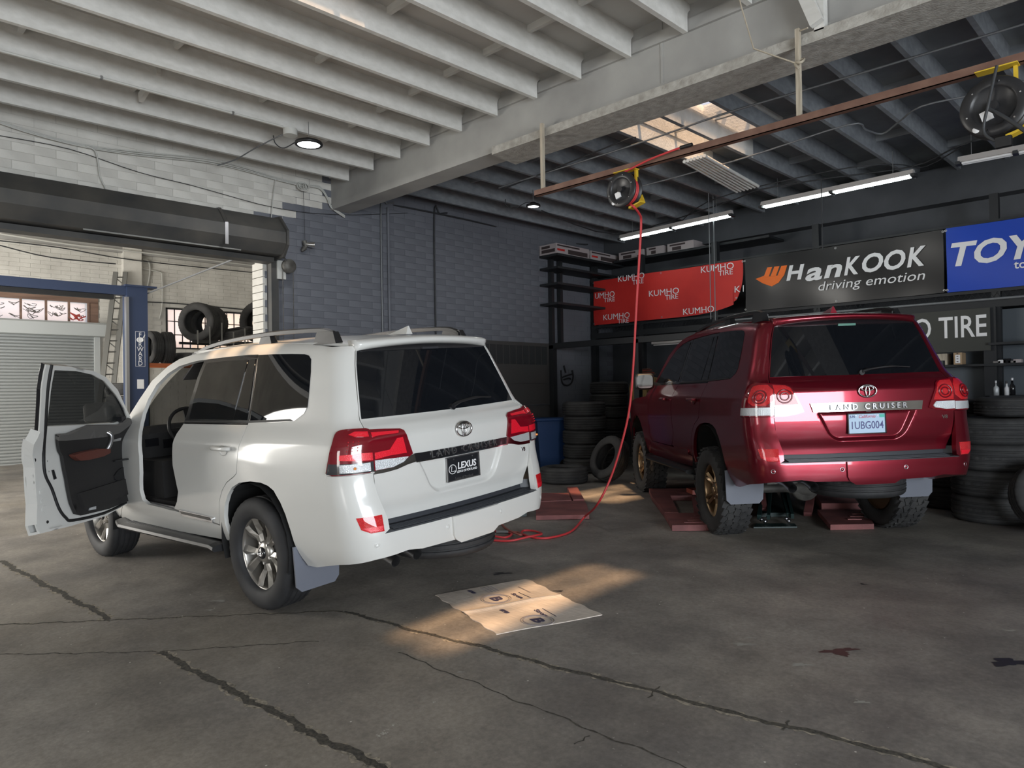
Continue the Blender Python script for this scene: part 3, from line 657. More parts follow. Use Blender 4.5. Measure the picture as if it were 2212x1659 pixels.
def car(kind, pose, dz, label):
    W = kind == 'w'; PM = M['white'] if W else M['red']
    root = empty('car', (0, 0, 0)); root.matrix_world = frame_xf(pose); tag(root, label, 'car')
    def P(name, loops, surf, res, th, m, par=None, mirror=False, off=0., xf=None, fit=None): return patch(name, loops, surf, res, th, m, par or root, mirror, off, dz, xf, ('glass' in name and surf is not WSX) if fit is None else fit)
    def L(mb, name, m, par=None): return link(name, mb.mesh(name, (0, 0, -dz)), m, par or root)
    for side in (0, 1):
        mr = bool(side); opn = W and not mr
        P('body_side', [BODY_OUT, inset(DH_OPEN if opn else DH, -.003)], S, .045, .03, PM, mirror=mr)
        P('fender', [FENDER], S, .06, .025, PM, mirror=mr)
        rd = P('rear_door', [inset(RDP, .003)], S, .045, .03, PM, mirror=mr)
        P('door_frame', [RFRAME], S, .08, .02, M['blackg'], rd, mr, -.001)
        P('window_glass', [RGLASS], S, .08, .006, M['glass_dark'], rd, mr, .003)
        P('fixed_glass', [RGLASS2], S, .08, .006, M['glass_dark'], rd, mr, .003)
        P('quarter_glass', [QWIN], S, .07, .010, M['glass_dark'], mirror=mr, off=.0025)
        P('window_seal', [[(1.02, 1.290), (1.02, 1.302), (.06, 1.308), (-.40, 1.318), (-.425, 1.308), (.06, 1.293)]], S, .08, .006, M['blackm'], mirror=mr, off=.006)
        P('tail_lamp', [smooth_poly([(-.755, .987), (-.769, 1.043), (-.782, 1.103), (-.789, 1.151), (-.793, 1.197), (-.816, 1.233), (-.848, 1.247), (-.905, 1.251), (-.979, 1.249), (-1.05, 1.246), (-1.052, 1.223), (-1.052, 1.168), (-1.055, 1.097), (-1.055, .988), (-.964, .99)], 1)], S, .03, .02, M['lens_red'], mirror=mr, off=.012)
        lo = root.children[-1]
        if W:
            P('clear_lens', [[(-.766, .995), (-.781, 1.058), (-1.053, 1.055), (-1.054, .992)]], S, .04, .004, M['lens_smoke'], lo, mr, .014)
            P('reverse_lens', [[(-.862, 1.003), (-.862, 1.052), (-1.035, 1.050), (-1.035, 1.0)]], S, .04, .004, M['lens_clear'], lo, mr, .0165)
            P('light_bar', [[(-.859, 1.109), (-.986, 1.112), (-1.050, 1.108), (-1.050, 1.062), (-.976, 1.068), (-.858, 1.078)]], S, .03, .004, M['lens_bright'], lo, mr, .015)
            P('light_bar', [[(-.912, 1.218), (-.956, 1.233), (-1.036, 1.227), (-1.036, 1.198), (-.95, 1.205)]], S, .03, .004, M['lens_bright'], lo, mr, .015)
            d = MB()
            for i in range(3):
                for j in range(4):
                    p = Vector(S(-.90-.035*i, 1.13+.018*j)); d.add([p+Vector((-.015, .006, 0))+Vector(q) for q in ((-.004, 0, 0), (0, .004, 0), (.004, 0, 0), (0, -.004, 0), (0, 0, .004), (0, 0, -.004))], [(0, 1, 4), (1, 2, 4), (2, 3, 4), (3, 0, 4), (1, 0, 5), (2, 1, 5), (3, 2, 5), (0, 3, 5)])
            if mr: d.v = [(v[0], -v[1], v[2]) for v in d.v]
            L(d, 'lamp_dots', M['lens_bright'], lo)
            b = MB().cyl(Vector(S(-.955, 1.025))+Vector((-.012, .010, 0)), Vector(S(-.955, 1.025))+Vector((-.024, .02, 0)), .010, .006, 10)
            if mr: b.v = [(v[0], -v[1], v[2]) for v in b.v]
            L(b, 'amber_bulb', M['amber'], lo)
        else:
            P('clear_lens', [[(-.778, .998), (-.782, 1.058), (-1.050, 1.062), (-1.050, .998)]], S, .04, .006, M['lens_clear'], lo, mr, .017)
            P('prism_lens', [smooth_poly([(-.86, 1.075), (-.86, 1.20), (-.90, 1.235), (-1.045, 1.235), (-1.048, 1.075)], 1)], S, .03, .004, M['lens_bright2'], lo, mr, .015)
        # lamp rings for the older lamp
        if not W:
            for (uc, vc, r1) in ((-.955, 1.147, .052), (-.955, 1.147, .030)):
                ring = [Vector(S(uc+r1*1.05*math.cos(2*PI*k/24), vc+r1*math.sin(2*PI*k/24)))+Vector((-.018, .012, 0)) for k in range(24)]
                if mr: ring = [Vector((v.x, -v.y, v.z)) for v in ring]
                L(MB().tube(ring, .0055, 6, closed=True), 'lamp_ring', M['lens_red'], lo)
        # side trim, step, handles
        P('door_trim_strip', [[(1.058, .617), (.532, .608), (.546, .563), (1.023, .573)]], S, .06, .014, M['chrome'] if W else PM, rd, mr, .012)
        if W: P('trim_insert', [[(1.04, .609), (.56, .602), (.56, .582), (1.02, .59)]], S, .06, .004, M['blackg'], rd, mr, .0145)
        hp = [Vector(S(u, 1.122))+Vector((0, k, 0)) for u, k in ((.405, .014), (.38, .036), (.29, .042), (.20, .036), (.175, .016))]
        h1 = MB(); sg = -1 if mr else 1
        h1.tube([(p.x, sg*p.y, p.z) for p in wire(hp, 3)], .0165, 8); L(h1, 'door_handle', PM, rd)
        cup = MB().lathe([(.05, .004), (.042, -.003), (0, -.006)], 20, Matrix.Translation((.285, sg*(WS(.28, 1.105)+.0035), 1.105)) @ Matrix.Rotation(-sg*PI/2, 4, 'X') @ Matrix.Diagonal((1.15, .75, 1, 1))); L(cup, 'handle_cup', PM, rd)
        if not opn:
            fd = P('front_door', [inset(FDP, .003)], S, .05, .03, PM, mirror=mr)
            P('door_frame', [FFRAME], S, .08, .02, M['blackg'], fd, mr, -.001)
            P('window_glass', [FGLASS], S, .08, .006, M['glass_dark'] if not W else M['glass_door'], fd, mr, .003)
            hp = [Vector(S(u, 1.122))+Vector((0, k, 0)) for u, k in ((1.48, .014), (1.455, .036), (1.37, .042), (1.28, .036), (1.255, .016))]
            L(MB().tube([(p.x, sg*p.y, p.z) for p in wire(hp, 3)], .0165, 8), 'door_handle', PM, fd)
            mc = Vector((1.98, sg*1.05, 1.335)); hs_ = MB().obox(mc, (1, .0, 0), (0, 1, 0), (0, 0, 1), .055, .118, .100)
            mo = L(hs_, 'door_mirror', M['blackm'], fd); bv = mo.modifiers.new('b', 'BEVEL'); bv.width = .045; bv.segments = 4
            for f in mo.data.polygons: f.use_smooth = True
            arm = L(MB().beam((1.98, sg*.87, 1.29), (1.98, sg*.96, 1.31), .06, .04), 'mirror_arm', M['blackg'], fd)
            gl = MB().add([(1.922, sg*(1.055+.098*math.copysign(abs(math.cos(t))**.5, math.cos(t))), 1.335+.082*math.copysign(abs(math.sin(t))**.5, math.sin(t))) for t in [2*PI*k/28 for k in range(28)]], [tuple(range(28))])
            g2 = L(gl, 'mirror_glass', M['chrome'], fd)
        st = MB(); ys = sg*.965; X0, X1 = .455, 2.27
        prof = [(-.115, .400), (-.115, .385), (-.02, .362), (.045, .368), (.062, .385), (.055, .405), (.0, .415)]
        rows = [(X0, .0, .0), (X0+.06, .0, .012), (X1-.12, .0, .0), (X1, -.03, .02)]
        V = [(x, sg*(.965+a+dy), z+dz_) for (x, dy, dz_) in rows for (a, z) in prof]; n = len(prof); F = [(i*n+j, i*n+(j+1) % n, (i+1)*n+(j+1) % n, (i+1)*n+j) for i in range(3) for j in range(n)]+[tuple(range(n)), tuple(range(3*n, 4*n))]
        st.add(V, F); L(st, 'running_board', M['blackm'])
        rib = MB()
        for i in range(4): rib.box(X0+.08, X1-.15, sg*(.90+.022*i)-.004, sg*(.90+.022*i)+.004, .408, .4175)
        L(rib, 'step_ribs', M['stepp'], root.children[-1])
        for x in (.75, 1.6): L(MB().beam((x, sg*.70, .42), (x, sg*.94, .39), .05, .03), 'step_bracket', M['blackm'])
        # roof rail
        rl = [(-.60, .575, 1.845), (-.55, .58, 1.872), (-.40, .585, 1.898), (.1, .60, 1.915), (.7, .605, 1.905), (1.15, .60, 1.870), (1.38, .59, 1.812)]
        rb = MB(); Wp = wire([(a, sg*b, c) for a, b, c in rl], 5); n = len(Wp); V = []
        for i, p in enumerate(Wp):
            for a, b in ((-.020, -.016), (-.022, .008), (0, .017), (.022, .008), (.020, -.016)): V.append((p.x, p.y+a, p.z+b))
        rb.add(V, [(i*5+j, i*5+(j+1) % 5, i*5+5+(j+1) % 5, i*5+5+j) for i in range(n-1) for j in range(5)]+[(4, 3, 2, 1, 0), tuple(range(5*n-5, 5*n))])
        ro = L(rb, 'roof_rail', M['blackm'])
        for (a, b, h) in ((-.61, -.40, 1.80), (.16, .30, 1.825), (1.12, 1.40, 1.785)):
            zt = 1.875 if b < 0 else (1.905 if b < 1 else 1.83)
            ft = MB().hexa([(a-.03, sg*.565, h), (b+.02, sg*.565, h), (b+.02, sg*.625, h-.004), (a-.03, sg*.625, h-.004), (a+.01, sg*.567, zt), (b-.02, sg*.567, zt+.01), (b-.02, sg*.612, zt+.01), (a+.01, sg*.612, zt)])
            L(ft, 'rail_foot', M['blackm'], ro)
        # wheel arch liner, mud flap
        for xc, zc, r in ((0, .47, .44), (2.85, .46, .43)):
            al = MB(); A = [(-.12+1.24*i/12)*PI for i in range(13)]; V = []
            for a in A:
                for y in (.60, .955): V.append((xc+r*math.cos(a), sg*y, zc+(r-.02)*math.sin(a)))
            al.add(V, [(2*i, 2*i+1, 2*i+3, 2*i+2) for i in range(12)]); al.box(xc-r, xc+r, sg*.60-.01, sg*.60+.01, .42, zc+r-.03); L(al, 'wheel_arch_liner', M['shadowgap'])
        fl = [(.925, .43), (.945, .53), (.935, .23), (.90, .20), (.62, .205), (.605, .22), (.60, .34), (.61, .43)] if W else [(.93, .56), (.948, .53), (.948, .25), (.91, .215), (.65, .20), (.61, .235), (.60, .36), (.61, .50)]
        fl = [(.90, .50), (.945, .50), (.938, .235), (.90, .198), (.645, .198), (.61, .235), (.60, .36), (.60, .50)]
        L(MB().prism(fl, lambda y, z: (-.472-.02*(z-.3), sg*y, z), lambda y, z: (-.460-.02*(z-.3), sg*y, z)), 'mud_flap', M['flap'])
        P('bumper_reflector', [smooth_poly([(-.903, .732), (-1.036, .732), (-1.024, .634), (-.96, .634), (-.915, .66)], 0)], S, .03, .006, M['lens_bright2'], mirror=mr, off=.0035)
        P('reflector_lower', [[(-.925, .668), (-1.025, .668), (-1.018, .641), (-.96, .641)]], S, .03, .003, M['lens_bright'], root.children[-1], mr, .006)
    # roof, windscreen, bonnet, front
    def RF(x, y):
        w = WS(max(x, -.8), ZR(x)-.004); t = abs(y)/w; return (x, y, ZR(x)-.006+.052*(1-t**2.4))
    xr_ = [(-.775, -.60), (-.80, -.3), (-.81, 0), (-.80, .3), (-.775, .60)]
    P('roof', [[(-.775, .60), (-.1, .645), (.5, .655), (1.2, .645), (1.38, .60), (1.44, .3), (1.46, 0), (1.44, -.3), (1.38, -.60), (1.2, -.645), (.5, -.655), (-.1, -.645), (-.775, -.60), (-.80, -.3), (-.81, 0), (-.80, .3)]], RF, .06, .02, PM)
    def WSF(v, y):
        t = v; xt, zt, wt = 1.46-.09*(y/.6)**2, 1.845-.03*(y/.6)**2, .62; xb, zb, wb = 2.44-.22*(y/.62)**2, 1.215, .80
        k = wt+(wb-wt)*t; return (xt+(xb-xt)*t+.05*math.sin(PI*t), y*k/.62, zt+(zb-zt)*t+.035*math.sin(PI*t))
    P('windscreen', [[(0, -.60), (1, -.60), (1, .60), (0, .60)]], WSF, .08, .006, M['glass_ws'])
    def BON(x, y): return (x, y, 1.165+.035*(1-(y/.82)**2)-.10*((x-2.3)/1.25)**2.2*1.0 if x > 2.3 else 1.165+.035*(1-(y/.82)**2))
    P('bonnet', [[(2.20, -.80), (2.9, -.80), (3.45, -.66), (3.60, -.3), (3.62, 0), (3.60, .3), (3.45, .66), (2.9, .80), (2.20, .80), (2.38, .4), (2.44, 0), (2.38, -.4)]], BON, .09, .02, PM)
    P('front_bumper', [[(0.0, .44), (2.0, .44), (2.0, .78), (1.55, .80), (.45, .80), (0, .78)]], FRONT, .05, .02, PM)
    P('grille', [[(.62, .82), (1.38, .82), (1.42, 1.04), (.58, 1.04)]], FRONT, .06, .02, M['chrome'])
    for z in (.86, .92, .98): P('grille_slot', [[(.65, z-.018), (1.35, z-.018), (1.35, z+.018), (.65, z+.018)]], FRONT, .06, .006, M['blackg'], root.children[-1] if z == .86 else root.children[-1], False, .003)
    for a, b in ((.10, .54), (1.46, 1.90)): P('headlamp', [[(a, .83), (b, .83), (b, 1.0), (a, 1.03)]], FRONT, .05, .02, M['lens_clear'])
    P('front_panel', [[(0, .78), (2, .78), (2, 1.06), (0, 1.06)]], FRONT, .08, .01, M['blackm'], off=-.025)
    # rear
    P('rear_bumper', [BUMP_ALL], S, .035, .045, PM)
    bp = root.children[-1]
    GOUT = [(-.683, .676), (-.722, .797), (-.737, .907), (-.743, .987), (-.744, 1.243), (-.726, 1.301), (-.677, 1.497), (-.637, 1.644), (-.605, 1.73), (-.585, 1.775), (-.3, 1.80), (0, 1.81), (.3, 1.80), (.585, 1.775), (.605, 1.73), (.637, 1.644), (.677, 1.497), (.726, 1.301), (.744, 1.243), (.743, .987), (.737, .907), (.722, .797), (.683, .676)]
    tg = patch('tailgate', [GOUT], GR, .024, .05, PM, root, False, 0., dz, None, False, REC)
    GG = smooth_poly([(-.715, 1.305), (-.668, 1.50), (-.630, 1.645), (-.598, 1.735), (.598, 1.735), (.630, 1.645), (.668, 1.50), (.715, 1.305), (0, 1.300)], 0)
    P('rear_glass', [GG], GT, .05, .006, M['glass_dark'], tg, False, .004)
    for sgn in (-1, 1):
        def g(P_): return [(sgn*a, b) for a, b in P_]
        if W:
            lg = P('gate_lamp', [g([(.744, 1.243), (.734, 1.239), (.623, 1.231), (.515, 1.221), (.492, 1.209), (.48, 1.152), (.454, 1.063), (.473, 1.051), (.53, 1.019), (.61, .995), (.742, .987)])], GT, .03, .02, M['lens_red'], tg, False, .012)
            P('light_bar', [g([(.728, 1.219), (.534, 1.210), (.543, 1.197), (.685, 1.198), (.731, 1.193)])], GT, .03, .004, M['lens_bright'], tg, False, .015)
            P('light_bar', [g([(.565, 1.172), (.521, 1.174), (.502, 1.074), (.623, 1.074), (.731, 1.064), (.731, 1.104), (.625, 1.110)])], GT, .03, .004, M['lens_bright'], tg, False, .015)
            P('reverse_lens', [g([(.734, 1.058), (.490, 1.050), (.53, 1.021), (.61, 1.000), (.735, .998)])], GT, .03, .004, M['lens_clear'], tg, False, .015)
            P('chrome_trim', [g([(.742, .995), (.61, .999), (.53, 1.024), (.470, 1.054), (.445, 1.06), (.435, 1.008), (.50, 1.0), (.58, .982), (.66, .975), (.742, .974)])], GT, .04, .014, M['chrome'], tg, False, .013)
        else:
            lg = P('gate_lamp', [g(smooth_poly([(.745, 1.245), (.678, 1.236), (.621, 1.226), (.595, 1.211), (.577, 1.168), (.553, 1.115), (.528, 1.063), (.512, 1.018), (.554, 1.006), (.596, .996), (.66, .987), (.744, .987)], 0))], GT, .03, .02, M['lens_red'], tg, False, .012)
            P('prism_lens', [g([(.735, 1.230), (.64, 1.225), (.605, 1.205), (.575, 1.13), (.555, 1.08), (.735, 1.078)])], GT, .03, .004, M['lens_bright2'], tg, False, .015)
            P('clear_lens', [g([(.741, 1.066), (.575, 1.066), (.548, 1.035), (.562, 1.018), (.659, 1.002), (.741, 1.003)])], GT, .03, .006, M['lens_clear'], tg, False, .017)
            for r1 in (.052, .030): L(MB().tube([Vector(GT(sgn*.662+r1*math.cos(2*PI*k/24)*1.1, 1.147+r1*math.sin(2*PI*k/24)))+Vector((-.018, 0, 0)) for k in range(24)], .0055, 6, closed=True), 'lamp_ring', M['lens_red'], tg)
    if W:
        P('garnish', [[(-.455, 1.057), (.445, 1.060), (.435, 1.009), (-.452, 1.008)]], GT, .06, .014, M['blackg'], tg, False, .012)
        P('garnish_edge', [[(-.452, 1.008), (.435, 1.009), (.435, 1.002), (-.452, 1.001)]], GT, .06, .014, M['chrome'], tg, False, .014)
    else:
        P('garnish', [[(-.460, 1.078), (.462, 1.082), (.440, 1.012), (-.447, 1.008)]], GT, .06, .014, M['chrome'], tg, False, .014)
    gn = root
    def gw(u, v, w): x, y, z = GT(-u, 1.035+v+(0 if W else .009)); return (x-.0155-(w+.002)-(.004 if not W else 0), y, z+dz)
    text('lettering', 'LAND CRUISER', .062, M['steel'], tg, None, .004, 0, .0005, sx=1.0, wrap=gw, space=1.62)
    def g8(u, v, w): x, y, z = GT(.655-u, .940+v); return (x-.003-(w+.002), y, z+dz)
    text('engine_badge', 'V8', .042, M['chrome'], tg, None, .003, 0, .0012, wrap=lambda u, v, w: (GT(-.655-u, .938+v)[0]-.004-w, -.655-u, .938+v+dz), sx=1.1)
    em = emblem_mesh(.073); eo = link('emblem', em, M['chrome'], tg)
    eo.matrix_local = Matrix(((0, 0, -1, -1.136-.012), (-1, 0, 0, 0), (0, 1, 0, 1.168+dz), (0, 0, 0, 1)))
    # number plate
    zc = .908; X0 = -1.118; Pf = (Vector((X0, 0, zc+dz)))
    pl = MB().box(X0, X0+.006, -.152, .152, zc-.076, zc+.076); M['pl_w'] = M.get('pl_w') or mat('black_plate', (.012, .013, .016), .35); M['pl_r'] = M.get('pl_r') or mat('pale_blue_plate', (.42, .56, .72), .4)
    po = L(pl, 'number_plate', M['pl_w'] if W else M['pl_r'], tg); fr = MB(); t = .009 if W else .008
    for a in ((-.158, .158, zc+.076, zc+.083), (-.158, .158, zc-.083, zc-.076), (-.158, -.149, zc-.083, zc+.083), (.149, .158, zc-.083, zc+.083)): fr.box(X0-.004, X0+.007, a[0], a[1], a[2], a[3])
    L(fr, 'plate_frame', M['blackg'] if not W else M['steel'], tg)
    FR = lambda y, z: (Vector((X0-.001, y, z+dz)), Vector((0, -1, 0)), Vector((0, 0, 1)))
    wt = M.get('prt') or mat('white_print', (.75, .75, .76), .5); M['prt'] = wt; nv = M.get('nvy') or mat('navy_print', (.06, .06, .20), .5); M['nvy'] = nv
    if W:
        text('plate_text', 'LEXUS', .062, wt, tg, FR(-.032, zc+.012), .0008, .12, .0016, sx=1.02, local=True); text('plate_text', 'LEXUS OF PORTLAND', .0215, wt, tg, FR(-.032, zc-.026), .0008, 0, .0004, sx=.92, local=True)
        L(MB().tube([(X0-.001, .105+.034*math.cos(2*PI*k/28), zc-.002+.030*math.sin(2*PI*k/28)) for k in range(28)], .0028, 5, closed=True), 'plate_logo', wt, tg)
        L(MB().tube([(X0-.001, .112, zc+.018), (X0-.001, .118, zc-.016), (X0-.001, .082, zc-.016)], .0028, 5), 'plate_logo', wt, tg)
        text('plate_text', 'Lexus of Portland', .024, M['steel'], tg, FR(-.0, zc-.068), .0015, 0, .0004, local=True)
    else:
        text('plate_text', '1UBG004', .086, nv, tg, FR(0, zc-.016), .0008, 0, .0004, sx=.80, local=True)
        rp = M.get('rpr') or mat('red_script_print', (.55, .05, .10), .5); M['rpr'] = rp; text('plate_text', 'California', .036, rp, tg, FR(0, zc+.055), .0008, .35, 0, local=True)
        text('plate_text', 'JUN', .026, nv, tg, FR(.118, zc+.056), .0008, 0, .0004, local=True)
        L(MB().box(X0-.0015, X0, -.146, -.105, zc+.045, zc+.071), 'plate_sticker', mat('green_sticker', (.05, .45, .36), .4), tg)
    for y in (-.09, .09): L(MB().cyl((X0-.003, y, zc+.064), (X0, y, zc+.064), .005, n=10), 'plate_screw', M['steel'], tg)
    # spoiler with high brake lamp
    sec = lambda k: [(-.74, 1.832-.028*k*k), (-.80, 1.832-.030*k*k), (-.895+.05*k**4, 1.815-.030*k*k), (-.915+.07*k**4, 1.797-.030*k*k), (-.905+.07*k**4, 1.778-.03*k*k), (-.86+.02*k*k, 1.765-.03*k*k), (-.80, 1.775-.045*k*k), (-.76, 1.79-.04*k*k)]
    sp = MB(); KS = [-1, -.96, -.85, -.65, -.4, -.15, 0, .15, .4, .65, .85, .96, 1]; V = []
    for k in KS: V += [(x, k*.605, z) for x, z in sec(k)]
    sp.add(V, [(i*8+j, i*8+(j+1) % 8, i*8+8+(j+1) % 8, i*8+8+j) for i in range(len(KS)-1) for j in range(8)]+[tuple(range(8)), tuple(range(8*len(KS)-8, 8*len(KS)))], True)
    spo = L(sp, 'spoiler', PM, tg)
    # underside lip of the glass top (dark) and the brake lamp
    P('glass_header', [[(-.57, 1.725), (-.56, 1.765), (.56, 1.765), (.57, 1.725)]], GT, .08, .01, M['blackg'], tg, False, .008)
    bl = MB().box(-.872, -.85, -.075, .075, 1.716, 1.734) if not W else MB().box(-.872, -.85, -.075, .075, 1.728, 1.742); L(bl, 'high_brake_lamp', M['lampg'] if not W else M['lens_smoke'], tg)
    # wiper
    wy = [(-.02, 1.325), (-.10, 1.345), (-.28, 1.362), (-.44, 1.352)]
    wp = [Vector(GT(y, z))+Vector((-.028, 0, 0)) for y, z in wy]; L(MB().tube(wire(wp, 4), [.014]*4+[.010]*5+[.006]*4, 8), 'rear_wiper', M['blackm'], tg)
    L(MB().cyl(Vector(GT(-.02, 1.318)), Vector(GT(-.02, 1.318))+Vector((-.03, 0, 0)), .022, n=14), 'wiper_base', M['blackg'], tg)
    L(MB().box(-1.19, -1.145, -.35, .35, .985, .998) if False else MB().box(-1.150, -1.13, -.02, .02, 1.0, 1.006), 'gate_button', M['blackm'], tg)
    # bumper step pad with ribs, hitch cover, sensors
    pad = MB(); n = 24; V = []
    for i in range(n+1):
        y = -.745+1.49*i/n; xo = -XC(.62)+.052*(y/.75)**2+.012; xi = max(GT(min(.68, abs(y)), .67)[0]+.02, xo+.04) if abs(y) < .70 else xo+.05
        V += [(xo-.002, y, .600), (xo, y, .624), (xi, y, .640), (xi+.015, y, .70), (xi+.05, y, .60)]
    pad.add(V, [(i*5+j, i*5+(j+1) % 5, i*5+5+(j+1) % 5, i*5+5+j) for i in range(n) for j in range(5)]+[(0, 1, 2, 3, 4), tuple(range(5*n, 5*n+5))]); po = L(pad, 'step_pad', M['stepp'])
    for r in range(5):
        rb = MB(); V = []
        for i in range(n+1):
            y = -.66+1.32*i/n; xo = -XC(.62)+.052*(y/.75)**2+.028+.014*r; z = .627+.0025*r
            V += [(xo-.003, y, z), (xo+.003, y, z), (xo+.003, y, z+.005), (xo-.003, y, z+.005)]
        rb.add(V, [(i*4+j, i*4+(j+1) % 4, i*4+4+(j+1) % 4, i*4+4+j) for i in range(n) for j in range(4)]); L(rb, 'pad_rib', M['stepp'], po)
    hc = [(s_of(.225, .618), .617), (s_of(.222, .50), .50), (s_of(.205, .462), .468), (-1.62, .438)]
    hitch = [hc[0], hc[1], hc[2], hc[3]]+mir(hc)
    ho = P('hitch_cover', [hitch], S, .04, .05, PM, bp, False, .016)
    for (u, v) in ((-.976, .554), (-1.519, .558), (-3.6+1.519, .558), (-3.6+.976, .554)):
        p = Vector(S(u, v)); q = Vector(S(u+.002, v)); nrm = (q-p).cross(Vector((0, 0, 1))).normalized()
        if nrm.x > 0: nrm = -nrm
        L(MB().lathe([(0, .0035), (.009, .0035), (.0125, .001), (.0125, -.004)], 18, Matrix.Translation(p) @ nrm.to_track_quat('Z', 'Y').to_matrix().to_4x4()), 'parking_sensor', PM, bp)
        L(MB().lathe([(.013, .0), (.0155, .0025), (.018, 0)], 18, Matrix.Translation(p) @ nrm.to_track_quat('Z', 'Y').to_matrix().to_4x4()), 'sensor_ring', M['steel'] if not W else PM, bp)
    # antenna fin
    L(MB().hexa([(-.66, -.03, 1.845), (-.66, .03, 1.845), (-.44, .018, 1.855), (-.44, -.018, 1.855), (-.655, -.004, 1.905), (-.655, .004, 1.905), (-.60, .004, 1.893), (-.60, -.004, 1.893)]), 'antenna_fin', PM)
    # underbody
    ub = MB().box(-.95, -.35, -.58, .58, .44, .56).box(-.4, 3.2, -.56, .56, .42, .60).box(.5, 2.35, -.84, .84, .44, .52).box(3.1, 3.5, -.8, .8, .42, .7)
    L(ub, 'underbody', M['shadowgap'])
    inn = MB().box(-.9, -.86, -.70, .70, .55, 1.2).box(-.98, .45, -.58, .58, .60, .66); L(inn, 'cargo_floor', M['shadowgap'])
    ax = MB(); R_ = .392 if W else .412; zz = R_-dz
    ax.tube(wire([(0, -.72, zz), (0, -.45, zz), (0, -.20, zz), (0, 0, zz), (0, .20, zz), (0, .45, zz), (0, .72, zz)], 3), [.045]*7+[.06, .085, .10, .085, .06]+[.045]*7, 14)
    L(ax, 'rear_axle', M['axle']); L(MB().lathe([(.0, -.09), (.09, -.085), (.125, -.05), (.135, 0), (.125, .05), (.0, .06)], 22, Matrix.Translation((0.0, .02, zz)) @ Matrix.Rotation(-PI/2, 4, 'Y')), 'differential_housing', M['axle'])
    for sg in (-1, 1): L(MB().beam((.06, sg*.56, zz-.02), (.9, sg*.50, .46), .05, .07), 'trailing_arm', M['axle'])
    spt = link('spare_tyre', TYW, None, root); spt.matrix_local = Matrix.Translation((-.80, -.06, .455+dz-.02)) @ Matrix.Scale(.96, 4)
    L(MB().lathe([(.0, .0), (.25, .0), (.25, .12), (0, .12)], 28, Matrix.Translation((-.80, -.06, .40))), 'spare_wheel', M['shadowgap'], spt)
    spt.children[-1].matrix_local = spt.matrix_local.inverted()
    for (y, y2, z) in ((.40, .43, .395), (.585, .61, .385)):
        e = MB().tube(wire([(-.35, y2-.1, .47), (-.75, y2, .455), (-.95, y2, .44), (-1.08, y2, .405)], 4), .036, 14, caps=False); L(e, 'exhaust_tip', M['steel'])
    L(MB().box(-.6, -.1, .35, .62, .38, .52), 'silencer', M['axle'])
    for sg in (-1, 1):
        wheel(root, 0, sg, R_, M['silver'] if W else M['bronze'], kind, 0)
        wheel(root, 2.85, sg, R_, M['silver'] if W else M['bronze'], kind, 0)
    # interior
    fl = MB().box(.5, 2.2, -.80, .80, .56, .60).box(.45, 1.05, -.80, .80, .60, .63); L(fl, 'cabin_floor', M['inter'])
    if W:
        L(MB().box(.9, 2.3, .60, .88, .60, .64).box(1.60, 2.2, -.84, .84, .60, .95), 'footwell', M['inter'])
        L(MB().box(1.05, 1.75, .905, .925, .597, .618), 'sill_plate', M['steel'])
    for sg in (-1, 1):
        if not W and sg: pass
        q = MB().bbox(1.05, 1.62, sg*.42-.27, sg*.42+.27, .72, .92, .05); so_ = L(q, 'front_seat', M['inter'])
        L(MB().hexa([(1.02, sg*.42-.26, .9), (1.17, sg*.42-.26, .9), (1.17, sg*.42+.26, .9), (1.02, sg*.42+.26, .9), (.80, sg*.42-.22, 1.47), (.90, sg*.42-.22, 1.49), (.90, sg*.42+.22, 1.49), (.80, sg*.42+.22, 1.47)]), 'seat_back', M['inter'], so_)
        L(MB().bbox(.78, .88, sg*.42-.14, sg*.42+.14, 1.50, 1.66, .03), 'headrest', M['inter'], so_)
    rs = L(MB().bbox(-.05, .5, -.66, .66, .72, .92, .05), 'rear_seat', M['inter']); L(MB().hexa([(-.10, -.66, .9), (.06, -.66, .9), (.06, .66, .9), (-.10, .66, .9), (-.26, -.62, 1.45), (-.14, -.62, 1.47), (-.14, .62, 1.47), (-.26, .62, 1.45)]), 'seat_back', M['inter'], rs)
    da = L(MB().bbox(2.06, 2.40, -.80, .80, .80, 1.22, .06), 'dashboard', M['inter'])
    L(MB().box(2.05, 2.062, .50, .62, 1.02, 1.10), 'dash_panel', M['blackg'], da); L(MB().box(2.05, 2.062, .66, .78, 1.05, 1.12), 'air_vent', M['blackg'], da)
    sw = MB(); cM = Matrix.Translation((1.93, .42, 1.19)) @ Matrix.Rotation(-1.15, 4, 'Y')
    sw.tube([cM @ Vector((.19*math.cos(2*PI*k/32), .19*math.sin(2*PI*k/32), 0)) for k in range(32)], .016, 8, closed=True)
    for a in (0, PI, PI*1.5): sw.beam(cM @ Vector((0, 0, -.01)), cM @ Vector((.185*math.cos(a+PI/2), .185*math.sin(a+PI/2), 0)), .05, .02)
    sw.cyl(cM @ Vector((0, 0, -.03)), cM @ Vector((0, 0, .03)), .07, n=18); L(sw, 'steering_wheel', M['inter'])
    L(MB().beam((1.97, .42, 1.16), (2.2, .42, 1.05), .07, .07), 'steering_column', M['inter'])
    L(MB().bbox(1.66, 1.70, -.11, .11, 1.60, 1.68, .01), 'rear_view_mirror', M['blackg'])
    for sg in (-1, 1): L(MB().hexa([(1.45, sg*.38-.2, 1.74), (1.66, sg*.38-.2, 1.62), (1.66, sg*.38+.2, 1.62), (1.45, sg*.38+.2, 1.74), (1.45, sg*.38-.2, 1.755), (1.67, sg*.38-.2, 1.635), (1.67, sg*.38+.2, 1.635), (1.45, sg*.38+.2, 1.755)]), 'sun_visor', M['inter2'])
